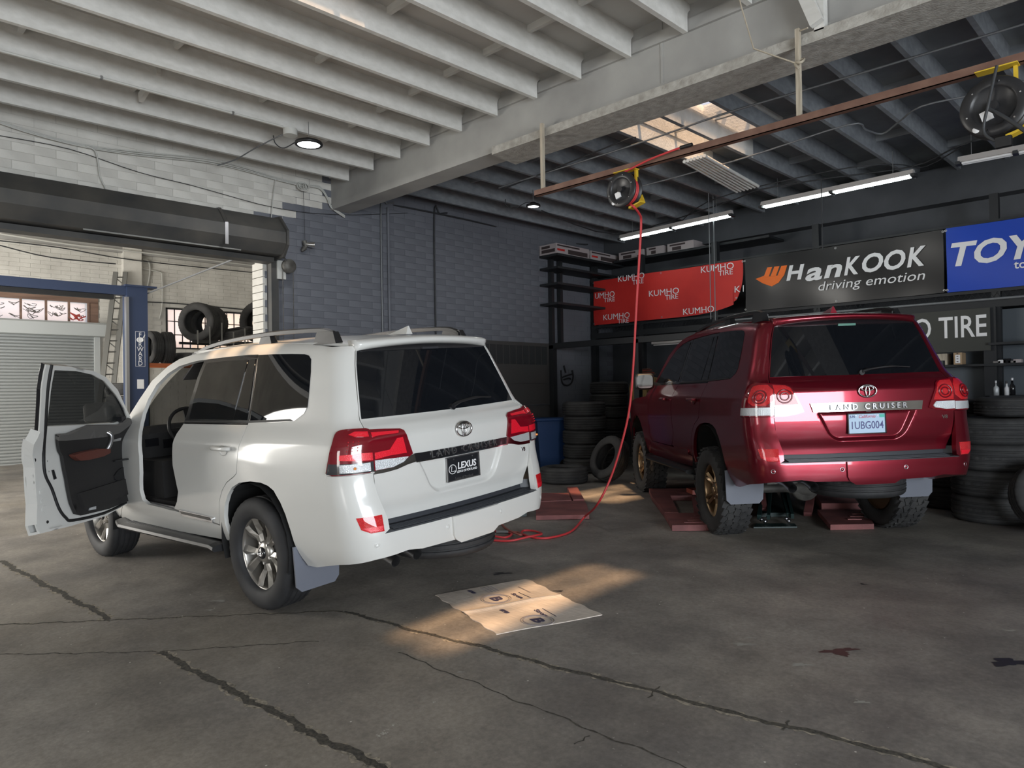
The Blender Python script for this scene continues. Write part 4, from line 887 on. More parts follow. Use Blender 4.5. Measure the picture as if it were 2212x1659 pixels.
    P('headliner', [[(-.7, .55), (1.3, .55), (1.3, -.55), (-.7, -.55)]], RF, .12, .01, M['inter2'], off=-.035)
    if W:
        open_door(root, PM)
    return root
def open_door(root, PM):
    A = math.radians(56); H = (2.10, .93)
    def xf(p):
        dx, dy = p.x-H[0], p.y-H[1]; return Vector((H[0]+dx*math.cos(A)+dy*math.sin(A), H[1]-dx*math.sin(A)+dy*math.cos(A), p.z))
    def D(name, loops, res, th, m, par, off): return patch(name, loops, S, res, th, m, par, False, off, 0, xf)
    OUT = [(1.064, .63), (1.10, .781), (1.107, 1.048), (1.059, 1.229), (1.075, 1.316), (1.02, 1.616), (1.01, 1.795), (1.251, 1.778), (1.524, 1.740), (1.679, 1.690), (1.857, 1.580), (1.99, 1.445), (2.11, 1.33), (2.14, 1.20), (2.15, .95), (2.15, .66), (2.112, .578), (1.777, .530), (1.373, .541), (1.075, .557)]
    WIN = [(1.137, 1.345), (1.110, 1.60), (1.105, 1.755), (1.324, 1.745), (1.52, 1.712), (1.675, 1.655), (1.855, 1.532), (2.0, 1.41), (2.07, 1.32), (1.92, 1.30), (1.536, 1.32)]
    d = D('front_door', [OUT, WIN], .045, .012, PM, root, .0)              # inner frame panel
    D('outer_skin', [[p for p in OUT if p[1] < 1.31]+[(1.08, 1.285)][:0]], .06, .02, PM, d, .075)
    D('edge_panel', [[(1.064, .63), (1.10, .781), (1.107, 1.048), (1.059, 1.229), (1.075, 1.316), (1.09, 1.316), (1.075, 1.229), (1.122, 1.048), (1.115, .781), (1.08, .63)]], .05, .08, PM, d, .06)
    D('edge_panel', [[(1.075, .557), (1.373, .541), (1.777, .530), (2.112, .578), (2.112, .592), (1.777, .545), (1.373, .556), (1.075, .575)]], .05, .08, PM, d, .06)
    D('outer_frame', [[(1.075, 1.316), (1.02, 1.616), (1.01, 1.795), (1.251, 1.778), (1.524, 1.740), (1.679, 1.690), (1.857, 1.580), (1.99, 1.445), (2.11, 1.33), (2.08, 1.31), (1.975, 1.42), (1.84, 1.555), (1.67, 1.665), (1.52, 1.715), (1.25, 1.752), (1.04, 1.768), (1.048, 1.616), (1.10, 1.316)]], .05, .03, M['blackg'], d, .03)
    D('window_glass', [WIN], .08, .005, M['glass_door'], d, .012)
    seal = [(1.145, 1.790), (1.125, 1.60), (1.150, 1.333), (1.188, 1.169), (1.205, .987), (1.262, .858), (1.305, .701), (1.358, .615), (1.424, .58), (1.789, .559), (2.101, .592)]
    sp = [xf(Vector(S(*p))+Vector((0, -.014, 0))) for p in seal]
    sp[0] = xf(Vector(S(1.06, 1.79))+Vector((0, -.014, 0))); sp[1] = xf(Vector(S(1.075, 1.60))+Vector((0, -.014, 0))); sp[2] = xf(Vector(S(1.125, 1.333))+Vector((0, -.014, 0)))
    link('door_seal', MB().tube(wire(sp, 4), .012, 8).mesh('door_seal'), M['blackm'], d)
    TRIM = [(1.225, 1.285), (1.327, 1.275), (1.536, 1.315), (1.924, 1.285), (2.04, 1.335), (2.10, 1.27), (2.13, 1.10), (2.13, .874), (2.13, .70), (2.09, .60), (1.797, .582), (1.495, .597), (1.425, .627), (1.396, .719), (1.379, .91), (1.345, 1.102)]
    tr = D('inner_trim', [TRIM], .05, .03, M['inter'], d, -.028)
    D('belt_rail', [[(1.225, 1.29), (1.33, 1.285), (1.54, 1.325), (1.924, 1.295), (2.04, 1.34), (2.08, 1.30), (1.95, 1.235), (1.77, 1.222), (1.345, 1.245), (1.24, 1.255)]], .05, .03, M['inter2'], d, -.032)
    D('armrest_pad', [smooth_poly([(1.345, 1.215), (1.77, 1.197), (1.79, 1.12), (1.36, 1.12)], 0)], .05, .012, M['leather'], d, -.042)
    D('armrest', [smooth_poly([(1.375, 1.118), (1.80, 1.118), (1.80, 1.048), (1.47, 1.038), (1.40, 1.08)], 1)], .04, .05, M['leather'], d, -.075)
    hp = [xf(Vector(S(a, b))+Vector((0, c, 0))) for a, b, c in ((1.785, 1.235, -.05), (1.81, 1.20, -.10), (1.815, 1.13, -.11), (1.79, 1.055, -.08))]
    link('grab_handle', MB().tube(wire(hp, 4), .017, 8).mesh('grab_handle'), M['steel'], d)
    D('handle_panel', [[(1.86, 1.22), (2.06, 1.24), (2.08, 1.10), (1.86, 1.08)]], .05, .006, M['blackg'], d, -.040)
    D('inner_handle', [[(1.88, 1.185), (2.0, 1.19), (2.0, 1.165), (1.88, 1.165)]], .05, .014, M['chrome'], d, -.052)
    D('door_pocket', [smooth_poly([(1.46, .78), (2.06, .80), (2.10, .66), (1.50, .64)], 0)], .05, .03, M['inter'], d, -.055)
    D('speaker_grille', [smooth_poly([(1.88, .83), (1.97, .90), (2.10, .91), (2.08, .82), (1.98, .775)], 1)], .03, .012, M['blackm'], d, -.058)
    D('courtesy_lamp', [[(1.569, .643), (1.636, .638), (1.630, .614), (1.555, .621)]], .03, .01, M['lens_clear'], d, -.058)
    D('latch', [[(1.215, 1.042), (1.275, 1.038), (1.275, 1.026), (1.215, 1.030)]], .03, .006, M['blackm'], d, -.005)
    for (a, b) in ((1.235, 1.075), (1.215, 1.005), (1.245, .995)): link('latch_screw', MB().lathe([(0, .003), (.006, .003), (.007, 0)], 10, Matrix.Translation(xf(Vector(S(a, b))+Vector((0, -.014, 0)))) @ Matrix.Rotation(PI/2-.0, 4, 'X')).mesh('s'), M['steel'], d)
    for (a, b, r) in ((1.082, 1.10, .014), (1.145, .625, .011)): link('rubber_plug', MB().lathe([(0, .004), (r, .003), (r*1.1, 0)], 14, Matrix.Translation(xf(Vector(S(a+.03, b))+Vector((0, -.013, 0)))) @ Matrix.Rotation(-A, 4, 'Z') @ Matrix.Rotation(PI/2, 4, 'X')).mesh('p'), M['blackm'], d)
    D('lock_lever', [smooth_poly([(1.275, 1.0), (1.295, 1.0), (1.315, .93), (1.29, .925)], 0)], .03, .012, M['blackm'], d, -.008)
    for z in (.70, .76, .83): D('pressed_panel', [smooth_poly([(1.14, z), (1.22, z), (1.215, z+.045), (1.145, z+.045)], 1)], .04, .004, PM, d, -.013)
    mc = [xf(Vector((x, y, z))) for x, y, z in [(1.86, 1.06, 1.28), (1.98, 1.06, 1.28), (1.98, 1.26, 1.30), (1.88, 1.26, 1.30), (1.86, 1.05, 1.45), (1.98, 1.05, 1.45), (1.98, 1.26, 1.44), (1.88, 1.26, 1.44)]]
    # mirror housing behind the glass
    X = (xf(Vector((1, 0, 0)))-xf(Vector((0, 0, 0)))).normalized(); Y = (xf(Vector((0, 1, 0)))-xf(Vector((0, 0, 0)))).normalized()
    mm = MB().obox(xf(Vector((1.98, 1.05, 1.385))), X, Y, (0, 0, 1), .06, .13, .09); mo = link('door_mirror', mm.mesh('m'), PM, d); bv = mo.modifiers.new('b', 'BEVEL'); bv.width = .045; bv.segments = 4
    link('mirror_arm', MB().obox(xf(Vector((1.99, .91, 1.32))), X, Y, (0, 0, 1), .03, .07, .025).mesh('a'), M['blackg'], d)
    hp = [xf(Vector(S(u, 1.122))+Vector((0, k, 0))) for u, k in ((1.48, .08), (1.455, .115), (1.37, .12), (1.28, .115), (1.255, .08))]
    link('door_handle', MB().tube(wire(hp, 3), .0165, 8).mesh('h'), PM, d)
    link('door_check', MB().beam((1.95, .90, .98), xf(Vector((1.85, .86, .98))), .03, .012).mesh('dc'), M['blackm'], root)
    for z in (1.14, .80): link('door_hinge', MB().bbox(2.03, 2.12, .86, .94, z-.04, z+.04, .01).mesh('hg'), PM, root)
WPOSE = (-4.8103, 3.2314, 3.2120, -.0640, -.0089, 0.0)
RPOSE = (-2.8595, 6.8575, 2.4042, -.0180, -.0035, .061)
car_w = car('w', WPOSE, 0.0, 'white four-wheel-drive estate car with its front left door standing open')
car_r = car('r', RPOSE, .151, 'dark red lifted four-wheel-drive estate car on chunky tyres with bronze wheels')
# ------------------------------------------------------------------ annex behind the shutter opening
M['navy'] = mat('navy_lift_paint', (.028, .045, .10), .45)
M['rollg'] = mat('galvanised_slats', (.42, .44, .44), .40, .55)
M['hood'] = mat('grey_hood_paint', (.40, .42, .42), .6)
M['brownf'] = mat('brown_timber_surround', (.19, .115, .085), .7, noise=(4, (.13, .08, .06), (.24, .15, .11), (3, .3, 3)))
M['lit'] = mat('daylit_frosted_pane', (.9, .9, .88), .6); nt = M['lit'].node_tree
tr = nt.nodes.new('ShaderNodeBsdfTranslucent'); tr.inputs[0].default_value = (.97, .96, .95, 1); tp = nt.nodes.new('ShaderNodeBsdfTransparent'); mx = nt.nodes.new('ShaderNodeMixShader'); mx.inputs[0].default_value = .5
nt.links.new(tr.outputs[0], mx.inputs[1]); nt.links.new(tp.outputs[0], mx.inputs[2]); nt.links.new(mx.outputs[0], nt.nodes['Material Output'].inputs[0])
M['yel'] = mat('yellow_board_outside', (.85, .60, .22), .7); M['pink'] = mat('pale_building_outside', (.85, .76, .78), .8)
M['alu'] = mat('dull_aluminium', (.20, .20, .19), .5, .6)
XF = -19.0
w1 = (-1.0, 5.03, 3.175, 3.665); w2 = (6.80, 9.9, 2.665, 3.665)
fw_ = MB()
for (a, b, c, d) in ((-6, 13, 3.665, 6.6), (-6, w2[0], -.1, 2.665), (w1[1], w2[0], 2.665, 3.665), (w2[1], 13, 2.665, 3.665), (w2[0], 13, -.1, 2.665), (-6, w1[0], 2.665, 3.665), (w1[0], w1[1], 2.665, 3.175)): fw_.box(XF-.25, XF-.012, a, b, c, d)
wall_far = fw_.build('wall_far', M['wwallj'], kind='structure')
st = MB()
for r in range(68):
    z = .05+.095*r
    for c in range(-6, 30):
        y = c*.398+(.199 if r % 2 else 0)+.1
        if y < -2 or y > 11 or z > 6.5: continue
        if w1[0]-.2 < y < 5.25 and 0 < z < 3.97: continue
        if w2[0]-.19 < y < w2[1]+.19 and w2[2]-.04 < z < w2[3]+.04: continue
        d = rnd.uniform(-.002, .003); st.box(XF-.012, XF+.003+d, y-.1965, y+.1965, z-.0460, z+.0460)
st.build('block_courses', M['wwall'], wall_far, 'stuff', fix=False)
st = MB().box(XF, XF+.16, 5.76, 6.17, -.1, 6.6); st.build('pilaster', M['wwall'], wall_far)
MB().box(XF, XF+.10, -4, 12, 4.93, 5.10).build('ledge', M['beam'], wall_far); MB().box(XF, XF+.12, -4, 12, 5.75, 6.6).build('bond_beam', M['beam'], wall_far)
wn_ = MB().box(-19.2, -9.1, -4.2, 12.8, 6.5, 6.7).build('ceiling', M['deck'], kind='structure')
MB().box(-19.2, -9.1, 12.5, 12.7, -.1, 6.6).build('wall_annex_back', M['wwall'], kind='structure')
MB().box(-19.2, -9.1, -4.2, -4.0, -.1, 6.6).build('wall_annex_front', M['wwall'], kind='structure')
MB().box(-9.15, -9.1, -4.2, 12.7, 3.28, 6.6).build('wall_annex_right', M['wwall'], kind='structure')
# transom window over the roller door
W3 = MB().box(XF-.05, XF+.02, w1[0]-.15, 5.24, 3.665, 3.96).box(XF-.05, XF+.02, 5.06, 5.24, 3.1, 3.67).build('window_3', M['brownf'], kind='structure')
ys_ = [-.1, .75, 1.6, 2.45, 3.30-.0, 3.30+.03]; 
bars = [on(px, 680, 0, XF).y for px in (44.5, 99, 148.5)]
xs_ = [.0, .85, 1.70, 2.55, 3.05]+bars+[5.03]
xs_ = [.6, 1.45, 2.30, 3.02]+bars+[5.03]
def squiggle(y0, y1, z0, z1, n, r=.006):
    out = []
    for _ in range(n):
        cy, cz = rnd.uniform(y0, y1), rnd.uniform(z0, z1); s = rnd.uniform(.03, .10); p = []
        for k in range(6): p.append((XF+.03, cy+s*math.sin(k*2.1+rnd.uniform(-1, 1))+.03*k-.07, cz+s*.6*math.cos(k*2.9+rnd.uniform(-1, 1))))
        out.append(MB().tube([tuple(q) for q in wire(p, 4)], r, 4))
    return out
M['scr'] = mat('marker_scribble', (.12, .11, .10), .6); M['scrr'] = mat('red_paint_scribble', (.45, .06, .05), .6)
for i in range(len(xs_)-1):
    a, b = xs_[i], xs_[i+1]; po = MB().box(XF+.0, XF+.006, a+.02, b-.02, 3.185, 3.655).build('pane', M['lit'], W3)
    MB().box(XF-.01, XF+.035, b-.022, b+.022, 3.175, 3.665).build('mullion', M['brownf'], W3)
    if a > 2.9:
        for j, q in enumerate(squiggle(a+.12, b-.12, 3.25, 3.55, 7 if b < 5 else 4)): q.build('scribble', M['scr'], po)
    if b > 5:
        for q in squiggle(b-.35, b-.12, 3.25, 3.5, 6, .009): q.build('scribble', M['scrr'], po)
# barred window
W4 = MB().box(XF-.03, XF+.02, w2[0]-.02, w2[1], 3.645, 3.685).box(XF-.03, XF+.02, w2[0]-.02, w2[1], 2.645, 2.68).box(XF-.03, XF+.02, w2[0]-.02, w2[0]+.02, 2.66, 3.67).build('window_4', M['blackm'], kind='structure')
cy0 = w2[0]; wc = .1935
for i in range(int((w2[1]-w2[0])/wc)):
    for j, (za, zb) in enumerate(((3.35, 3.65), (3.01, 3.34), (2.68, 3.0))):
        MB().box(XF-.012, XF-.006, cy0+i*wc+.012, cy0+(i+1)*wc-.012, za, zb).build('pane', M['lit'], W4)
    MB().box(XF-.02, XF+.01, cy0+(i+1)*wc-.010, cy0+(i+1)*wc+.010, 2.66, 3.66).build('window_bar', M['blackm'], W4)
for z in (3.345, 3.005): MB().box(XF-.02, XF+.012, w2[0], w2[1], z-.010, z+.010).build('window_bar', M['blackm'], W4)
out = MB().box(-24.2, -24, 4, 9.3, 0, 5.2); tag(out.build('building', M['pink']), 'pale building outside the barred window', 'building')
out = MB().box(-23.9, -23.6, 9.32, 14, 2.0, 5.6); tag(out.build('signboard', M['yel']), 'yellow board outside the barred window', 'board')
# roller door
rd = MB().box(XF, XF+.07, 5.14, 5.26, -.1, 2.9).build('door_1', M['hood'], kind='structure')
slat = MB()
for i in range(9):
    a = PI*i/8; 
sp_ = [(0, -.034), (.012, -.030), (.026, -.012), (.028, .008), (.018, .026), (.004, .034), (0, .036)]
sm = MB().prism(sp_, lambda x, z: (x, -3.2, z), lambda x, z: (x, 3.2, z)).mesh('slat'); sm.materials.append(M['rollg'])
for k in range(41):
    o = bpy.data.objects.new('slat', sm); C.objects.link(o); o.parent = rd; o.location = (XF+.012, 1.95, -.02+.0715*k)
hd = tag(MB().prism([(XF, 2.86), (XF+.42, 2.86), (XF+.42, 3.13), (XF+.36, 3.175), (XF, 3.175)], lambda x, z: (x, -1.2, z), lambda x, z: (x, 5.32, z)).build('roller_hood', M['hood']), 'plain grey hood over the slatted roller door', 'door hood')
# conduits on the annex wall
def cable(pts, ax, v, r, m, name, label, cat, k=4, group=None):
    P = [on(a, b, ax, v) if len(q) == 2 else on(a, b, ax, q[2]) for q in pts for a, b in (q[:2],)]
    o = MB().tube(wire(P, k), r, 6).build(name, m); return tag(o, label, cat, group)
M['cab_w'] = mat('painted_cable', (.50, .50, .47), .6); M['cab_d'] = mat('dark_cable', (.03, .032, .035), .6); M['cab_g'] = mat('grey_conduit', (.20, .21, .22), .5, .4)
cable([(0, 505), (150, 528), (260, 540), (560, 575)], 0, XF+.2, .02, M['cab_w'], 'wall_conduit', 'upper pale conduit crossing the far block wall above the ladder', 'conduit')
cable([(0, 520), (130, 535), (290, 562), (560, 590)], 0, XF+.2, .014, M['cab_d'], 'wall_conduit', 'thin dark cable crossing the far block wall below the pale conduit', 'cable')
cable([(0, 530), (110, 556), (250, 570)], 0, XF+.2, .014, M['cab_d'], 'wall_cable', 'sagging dark cable at the upper left of the far block wall', 'cable')
cable([(308, 560), (320, 564), (324, 580), (322, 600), (316, 628)], 0, XF+.05, .02, M['cab_w'], 'wall_conduit', 'bent white conduit beside the pilaster above the blue lift post', 'conduit')
cable([(305, 580), (345, 588), (350, 600), (350, 660), (344, 690)], 0, XF+.05, .014, M['cab_w'], 'wall_conduit', 'thin white conduit dropping left of the barred window', 'conduit')
cable([(315, 652), (400, 657), (560, 672)], 0, XF+.05, .016, M['cab_d'], 'wall_conduit', 'dark conduit running just above the barred window', 'conduit')
# two post lift
lx = -14.7; ya, yb2 = 4.50, 4.86
lift = empty('car_lift', (lx, yb2, 0), 'dark blue two-post car lift standing in the white annex', 'lift')
for (a, b) in ((ya, yb2), (1.1, 1.46)):
    p = MB().box(lx-.10, lx+.16, a, b, 0, 3.54); p.build('post', M['navy'], lift)
    q = lift.children[-1]; MB().box(lx+.10, lx+.20, a-.03, a+.02, 0, 3.3).build('guide_rail', M['steel'], q); MB().box(lx-.15, lx+.25, a-.06, b+.06, 0, .03).build('base_plate', M['navy'], q)
MB().box(lx-.05, lx+.12, 1.1, 4.8, 3.34, 3.51).build('top_beam', M['navy'], lift)
MB().box(lx-.02, lx+.09, 2.0, 4.3, 3.25, 3.33).build('hydraulic_line', M['blackm'], lift)
MB().box(lx-.12, lx+.2, ya-.04, yb2+.16, 3.50, 3.535).build('top_plate', M['navy'], lift)
lf = MB()
yL = on(303, 750, 0, lx+.165).y; zt_, zb_ = on(303, 716, 0, lx+.165).z, on(303, 792, 0, lx+.165).z
for a in ((yL-.085, yL-.08, zb_, zt_), (yL+.08, yL+.085, zb_, zt_), (yL-.085, yL+.085, zt_-.005, zt_), (yL-.085, yL+.085, zb_, zb_+.005)): lf.box(lx+.16, lx+.163, *a)
lf.build('label_border', M['prt'], lift)
for i, ch in enumerate('F RWARD'):
    if ch != ' ': text('letter', ch, .125, M['prt'], lift, ((lx+.163, yL, zt_-.07-i*(zt_-zb_-.12)/6.1), (0, 1, 0), (0, 0, 1)), .001, sx=.9)
z_ = zt_-.07-(zt_-zb_-.12)/6.1
MB().tube([(lx+.163, yL+.052*math.cos(2*PI*k/16), z_+.04*math.sin(2*PI*k/16)) for k in range(16)], .012, 5, closed=True).build('logo_disc', M['prt'], lift); MB().lathe([(0, 0), (.05, 0)], 16, Matrix.Translation((lx+.166, yL, z_)) @ Matrix.Rotation(PI/2, 4, 'Y')).build('logo_disc', M['prt'], lift)
MB().beam((lx+.166, yL+.03, z_), (lx+.166, yL+.085, z_+.10), .012, .012).build('logo_stroke', M['prt'], lift)
MB().box(lx+.16, lx+.163, yL-.06, yL+.06, on(303, 840, 0, lx).z, on(303, 820, 0, lx).z).build('paper_sticker', M['prt'], lift)
P0 = on(318, 634, 0, lx); P1 = on(548, 543, 0, -9.5); tag(MB().tube([P0, P1], .014, 8).build('tie_rod', M['cab_g']), 'long grey rod slanting from the lift post up to the shutter', 'rod')
# ladder
lad = empty('extension_ladder', (-17.6, 5.3, 0), 'tall aluminium extension ladder leaning on the far wall beside the blue lift', 'ladder')
def lp(px, py, t): return on(px, py, 0, -18.75+1.0*t)
La, Lb = lp(250, 588, 0), lp(218, 850, 1); Ra, Rb = lp(271, 588, 0), lp(243, 855, 1)
def ext(a, b): k = (0-a.z)/(b.z-a.z); return a+(b-a)*k
Lb, Rb = ext(La, Lb), ext(Ra, Rb)
for a, b in ((La, Lb), (Ra, Rb)): MB().beam(a, b, .10, .05).build('rail', M['alu'], lad)
for k in range(17): 
    t = (k+.5)/17; MB().tube([La.lerp(Lb, t), Ra.lerp(Rb, t)], .018, 6).build('rung', M['alu'], lad)
    if k % 2 == 0 and k < 14: MB().tube([La.lerp(Lb, t), Ra.lerp(Rb, t+.045)], .012, 5).build('brace', M['alu'], lad)
# tyre rack in the annex
rk = empty('tyre_rack', (-15.3, 7.9, 0), 'steel rack with an orange beam holding tyres behind the white car', 'rack'); M['orange'] = mat('orange_rack_beam', (.50, .13, .04), .5)
rx = -15.3
for y in (4.98, 7.95):
    for dx in (-.35, .35): MB().box(rx+dx-.03, rx+dx+.03, y-.03, y+.03, 0, 2.6).build('upright', M['blackm'], rk)
for dx in (-.35, .35): MB().box(rx+dx-.02, rx+dx+.02, 4.98, 7.95, 2.03, 2.09).build('beam', M['orange'], rk); MB().box(rx+dx-.02, rx+dx+.02, 5.85, 7.95, 2.53, 2.58).build('beam', M['blackm'], rk)
for i in range(8):
    y = 5.95+i*.25; MB().box(rx+.36, rx+.375, y-.012, y+.012, 2.5, 2.78+(i % 3)*.09).build('rod', M['alu'], rk)
tyre((rx, 5.20, 2.09+.33), 0, 'knobbly tyre standing against the blue lift post on the rack', 'tyres standing in the annex', (PI/2, 0, .1), .93)
tyre((rx, 5.47, 2.09+.33), 0, 'knobbly tyre standing second from the blue lift post on the rack', 'tyres standing in the annex', (PI/2, 0, -.1), .93)
tyre((rx, 6.12, 2.58+.40), 1, 'large tyre standing on the rack with its hole facing the garage', 'tyres on the high rack', (PI/2, 0, .62), 1.10)
tyre((rx-.20, 6.42, 2.58+.40), 1, 'tyre behind the large tyre, silhouetted against the barred window', 'tyres on the high rack', (PI/2, 0, .62), 1.06)
tyre((rx-.1, 6.98, 2.58+.20), 0, 'tyre lying flat on the high rack between the standing ones', 'tyres on the high rack', (.25, .1, 0), 1.0)
tyre((rx, 7.50, 2.58+.48), 1, 'tallest tyre on the rack, half hidden by the white block jamb', 'tyres on the high rack', (PI/2, 0, .62), 1.25)
tyre((rx, 5.95, 2.09+.12), 0, 'tyre lying flat on the orange beam above the car roof', 'tyres on the high rack', (0, 0, 0), .98)
for k in range(7):
    nm = ['bottom', 'second from the floor', 'third from the floor', 'fourth from the floor', 'third from the top', 'second from the top', 'topmost'][k]
    tyre((-15.3, 4.72+.02*math.sin(k*2), .12+.245*k), 0, 'tyre in the stack left of the lift post, '+nm, 'tyre stack by the lift')
MB_ = None
# ------------------------------------------------------------------ shutter box, guide, chain hoist
M['shut'] = mat('sooty_black_steel', (.045, .048, .05), .6, noise=(2.5, (.03, .032, .034), (.075, .07, .062)))
SEC = [(-8.8, 3.69), (-8.55, 3.675), (-8.36, 3.47), (-8.36, 3.33), (-8.46, 3.20), (-8.8, 3.18)]
sb = empty('roller_shutter', (-8.8, 4.45, 3.2), 'long sooty black shutter box over the annex opening', 'shutter')
MB().prism(SEC, lambda x, z: (x, -1.8, z), lambda x, z: (x, 4.44, z)).build('box', M['shut'], sb)
MB().prism([(-8.8, 3.72), (-8.53, 3.70), (-8.33, 3.49), (-8.33, 3.31), (-8.44, 3.17), (-8.8, 3.15)], lambda x, z: (x, 4.44, z), lambda x, z: (x, 4.47, z)).build('end_plate', M['shut'], sb)
MB().prism([(-8.80, 3.705), (-8.545, 3.69), (-8.35, 3.48), (-8.35, 3.22), (-8.355, 3.22), (-8.36, 3.475), (-8.55, 3.68), (-8.8, 3.695)], lambda x, z: (x, 3.66, z), lambda x, z: (x, 3.70, z)).build('strap', M['steel'], sb)
MB().box(-8.47, -8.455, 2.2, 3.9, 3.185, 3.20).build('brush_seal', M['alu'], sb); MB().box(-8.80, -8.60, -1.8, 4.4, 3.12, 3.18).build('curtain_edge', M['shut'], sb)
MB().box(-8.80, -8.68, 4.40, 4.50, -.1, 3.2).build('guide_channel', M['shut'], sb)
for r in range(34): 
    z = -.0+.097*r
    if z < 3.15: MB().box(-9.10, -8.805, 4.345, 4.375, z-.044, z+.044).build('jamb_block', M['wwall'], wall_left)
hb_ = on(610, 583, 0, -8.66)
MB().box(-8.70, -8.66, hb_.y-.07, hb_.y+.05, hb_.z-.12, hb_.z+.12).build('gear_plate', M['cab_w'], sb)
MB().lathe([(0, -.03), (.09, -.03), (.09, .03), (0, .03)], 20, Matrix.Translation((-8.62, hb_.y+.07, hb_.z+.05)) @ Matrix.Rotation(PI/2, 4, 'Y')).build('chain_wheel', M['axle'], sb)
for (dy, z1) in ((-.015, 1.5), (.13, 1.4)):
    ch = MB(); z = hb_.z-.02; k = 0
    while z > z1:
        ch.tube([(-8.62+(.006*math.cos(a) if k % 2 else 0), hb_.y+dy+(0 if k % 2 else .006*math.cos(a)), z+.016*math.sin(a)) for a in [2*PI*i/8 for i in range(8)]], .0028, 4, closed=True); z -= .027; k += 1
    ch.build('pull_chain', M['axle'], sb, 'stuff', fix=False)
MB().tube([(-8.55, hb_.y, hb_.z+.1), (-8.55, 4.40, 3.3)], .012, 6).build('drive_bar', M['shut'], sb)
# ------------------------------------------------------------------ cables and lamps on the left wall and ceiling
xw = -8.77
for j, dy in enumerate((0, 2.2, 4.2)):
    cable([(0, 262+dy), (70, 285+dy), (180, 313+dy), (300, 328+dy*1.8), (440, 342+dy*2), (520, 360+dy*1.6), (600, 385+dy), (655, 398+dy), (690, 403+dy), (707, 425+dy), (716, 445+dy), (745, 466+dy)], 0, xw+.01*j, .007, M['cab_w'], 'wall_cable', ['top', 'middle', 'lowest'][j]+' of three pale cables running along the top of the white block wall', 'cable')
cable([(185, 315), (205, 325), (212, 350), (216, 380), (229, 408)], 0, xw+.03, .008, M['cab_w'], 'wall_cable', 'short pale cable dropping to the black shutter box', 'cable')
cable([(0, 293), (150, 322), (300, 372), (420, 402), (600, 450), (740, 464), (880, 460)], 0, xw, .004, M['cab_d'], 'thin_wire', 'thin dark wire crossing the white block wall and blue wall', 'wire')
cable([(596, 386), (591, 420), (586, 470)], 0, xw+.03, .006, M['cab_w'], 'wall_cable', 'pale cable dropping behind the right end of the shutter box', 'cable')
cb = on(655, 403, 0, xw+.06); co_ = empty('cable_coil', cb, 'tangled ball of pale cable under the last ceiling joist', 'cable coil')
for k in range(9): MB().tube([cb+Vector((.03*math.cos(a)*math.sin(k), .085*math.cos(a)*math.cos(k*.35), .06*math.sin(a)*(1-.05*k))) for a in [2*PI*i/14 for i in range(14)]], .005, 5, closed=True).build('loop', M['cab_w'], co_)
la = on(655, 405, 0, -8.73); lb = on(659, 520, 0, -8.72)
wk = empty('work_light', lb, 'small chrome clip-on work light hanging on a thin cord against the blue wall', 'lamp')
MB().tube([la, lb], .003, 5).build('cord', M['cab_d'], wk); MB().cyl(lb+Vector((0, -.01, 0)), lb+Vector((.0, .01, -.09)), .03, .026, 12).build('lamp_body', M['axle'], wk)
MB().cyl(lb+Vector((0, .0, -.045)), lb+Vector((.05, .11, -.05)), .025, .045, 14).build('shade', M['chrome'], wk); MB().cyl(lb+Vector((0, -.0, -.09)), lb+Vector((-.02, -.04, -.14)), .035, .02, 8).build('clamp', M['axle'], wk)
# conduit on the third joist, junction box, high bay lamp
cj = on(612, 274, 2, 4.285); pipe = MB().tube([(cj.x, -5.5, 4.285), (cj.x, cj.y, 4.285)], .011, 8).build('ceiling_conduit', M['cab_w']); tag(pipe, 'long white conduit clipped under the third joist from the wall', 'conduit')
for y in (-1, .5, 2.0, 3.2): MB().box(cj.x-.018, cj.x+.018, y-.01, y+.01, 4.27, 4.30).build('clip', M['steel'], pipe)
jb = Vector((cj.x, cj.y+.08, 4.25)); MB().cyl(jb+Vector((0, 0, -.04)), jb+Vector((0, 0, .03)), .075, n=16).build('junction_box', M['cab_w'], pipe)
lk = cable([(612, 290), (590, 300), (548, 322), (508, 345), (470, 357)], 2, 4.22, .007, M['cab_g'], 'ceiling_cable', 'grey cable strung under the joists from junction box to wall', 'cable')
def highbay(px, py, z, r, label, m, power):
    p = on(px, py, 2, z); h = empty('high_bay_lamp', p, label, 'lamp', 'round high bay lamps')
    MB().lathe([(0, .055), (r*.35, .055), (r*.5, .03), (r*.95, .02), (r, 0), (r*.97, -.012), (r*.80, -.014), (r*.78, -.005)], 36, Matrix.Translation(p)).build('housing', M['blackm'], h)
    MB().lathe([(0, -.012), (r*.55, -.012), (r*.79, -.008)], 36, Matrix.Translation(p)).build('diffuser', m, h)
    MB().tube([p+Vector((0, 0, .05)), p+Vector((0, 0, .24))], .004, 5).build('hook', M['steel'], h)
    MB().tube(wire([p+Vector((0, 0, .05)), p+Vector((-.10, -.05, .06)), p+Vector((-.24, -.16, -.02)), p+Vector((-.36, -.2, .05)), p+Vector((-.33, -.24, .12))], 5), .006, 6).build('flex', M['cab_d'], h)
    l = bpy.data.lights.new('lamp_glow', 'AREA'); l.shape = 'DISK'; l.size = r*1.5; l.energy = power; lo = bpy.data.objects.new('lamp_glow', l); C.objects.link(lo); lo.location = (0, 0, -.03); lo.parent = h
    return h
M['led'] = mat('lit_led_diffuser', (.9, .95, 1), .4, emit=((.93, .97, 1), 9)); M['led2'] = mat('dim_lit_diffuser', (.9, .95, 1), .4, emit=((.93, .97, 1), 3))
highbay(667, 311, 4.14, .150, 'lit round black high bay lamp under the white joists near the junction box', M['led'], 14)
highbay(1152, 445, 4.12, .105, 'small lit round lamp under the dark joists beyond the beam', M['led2'], 4)
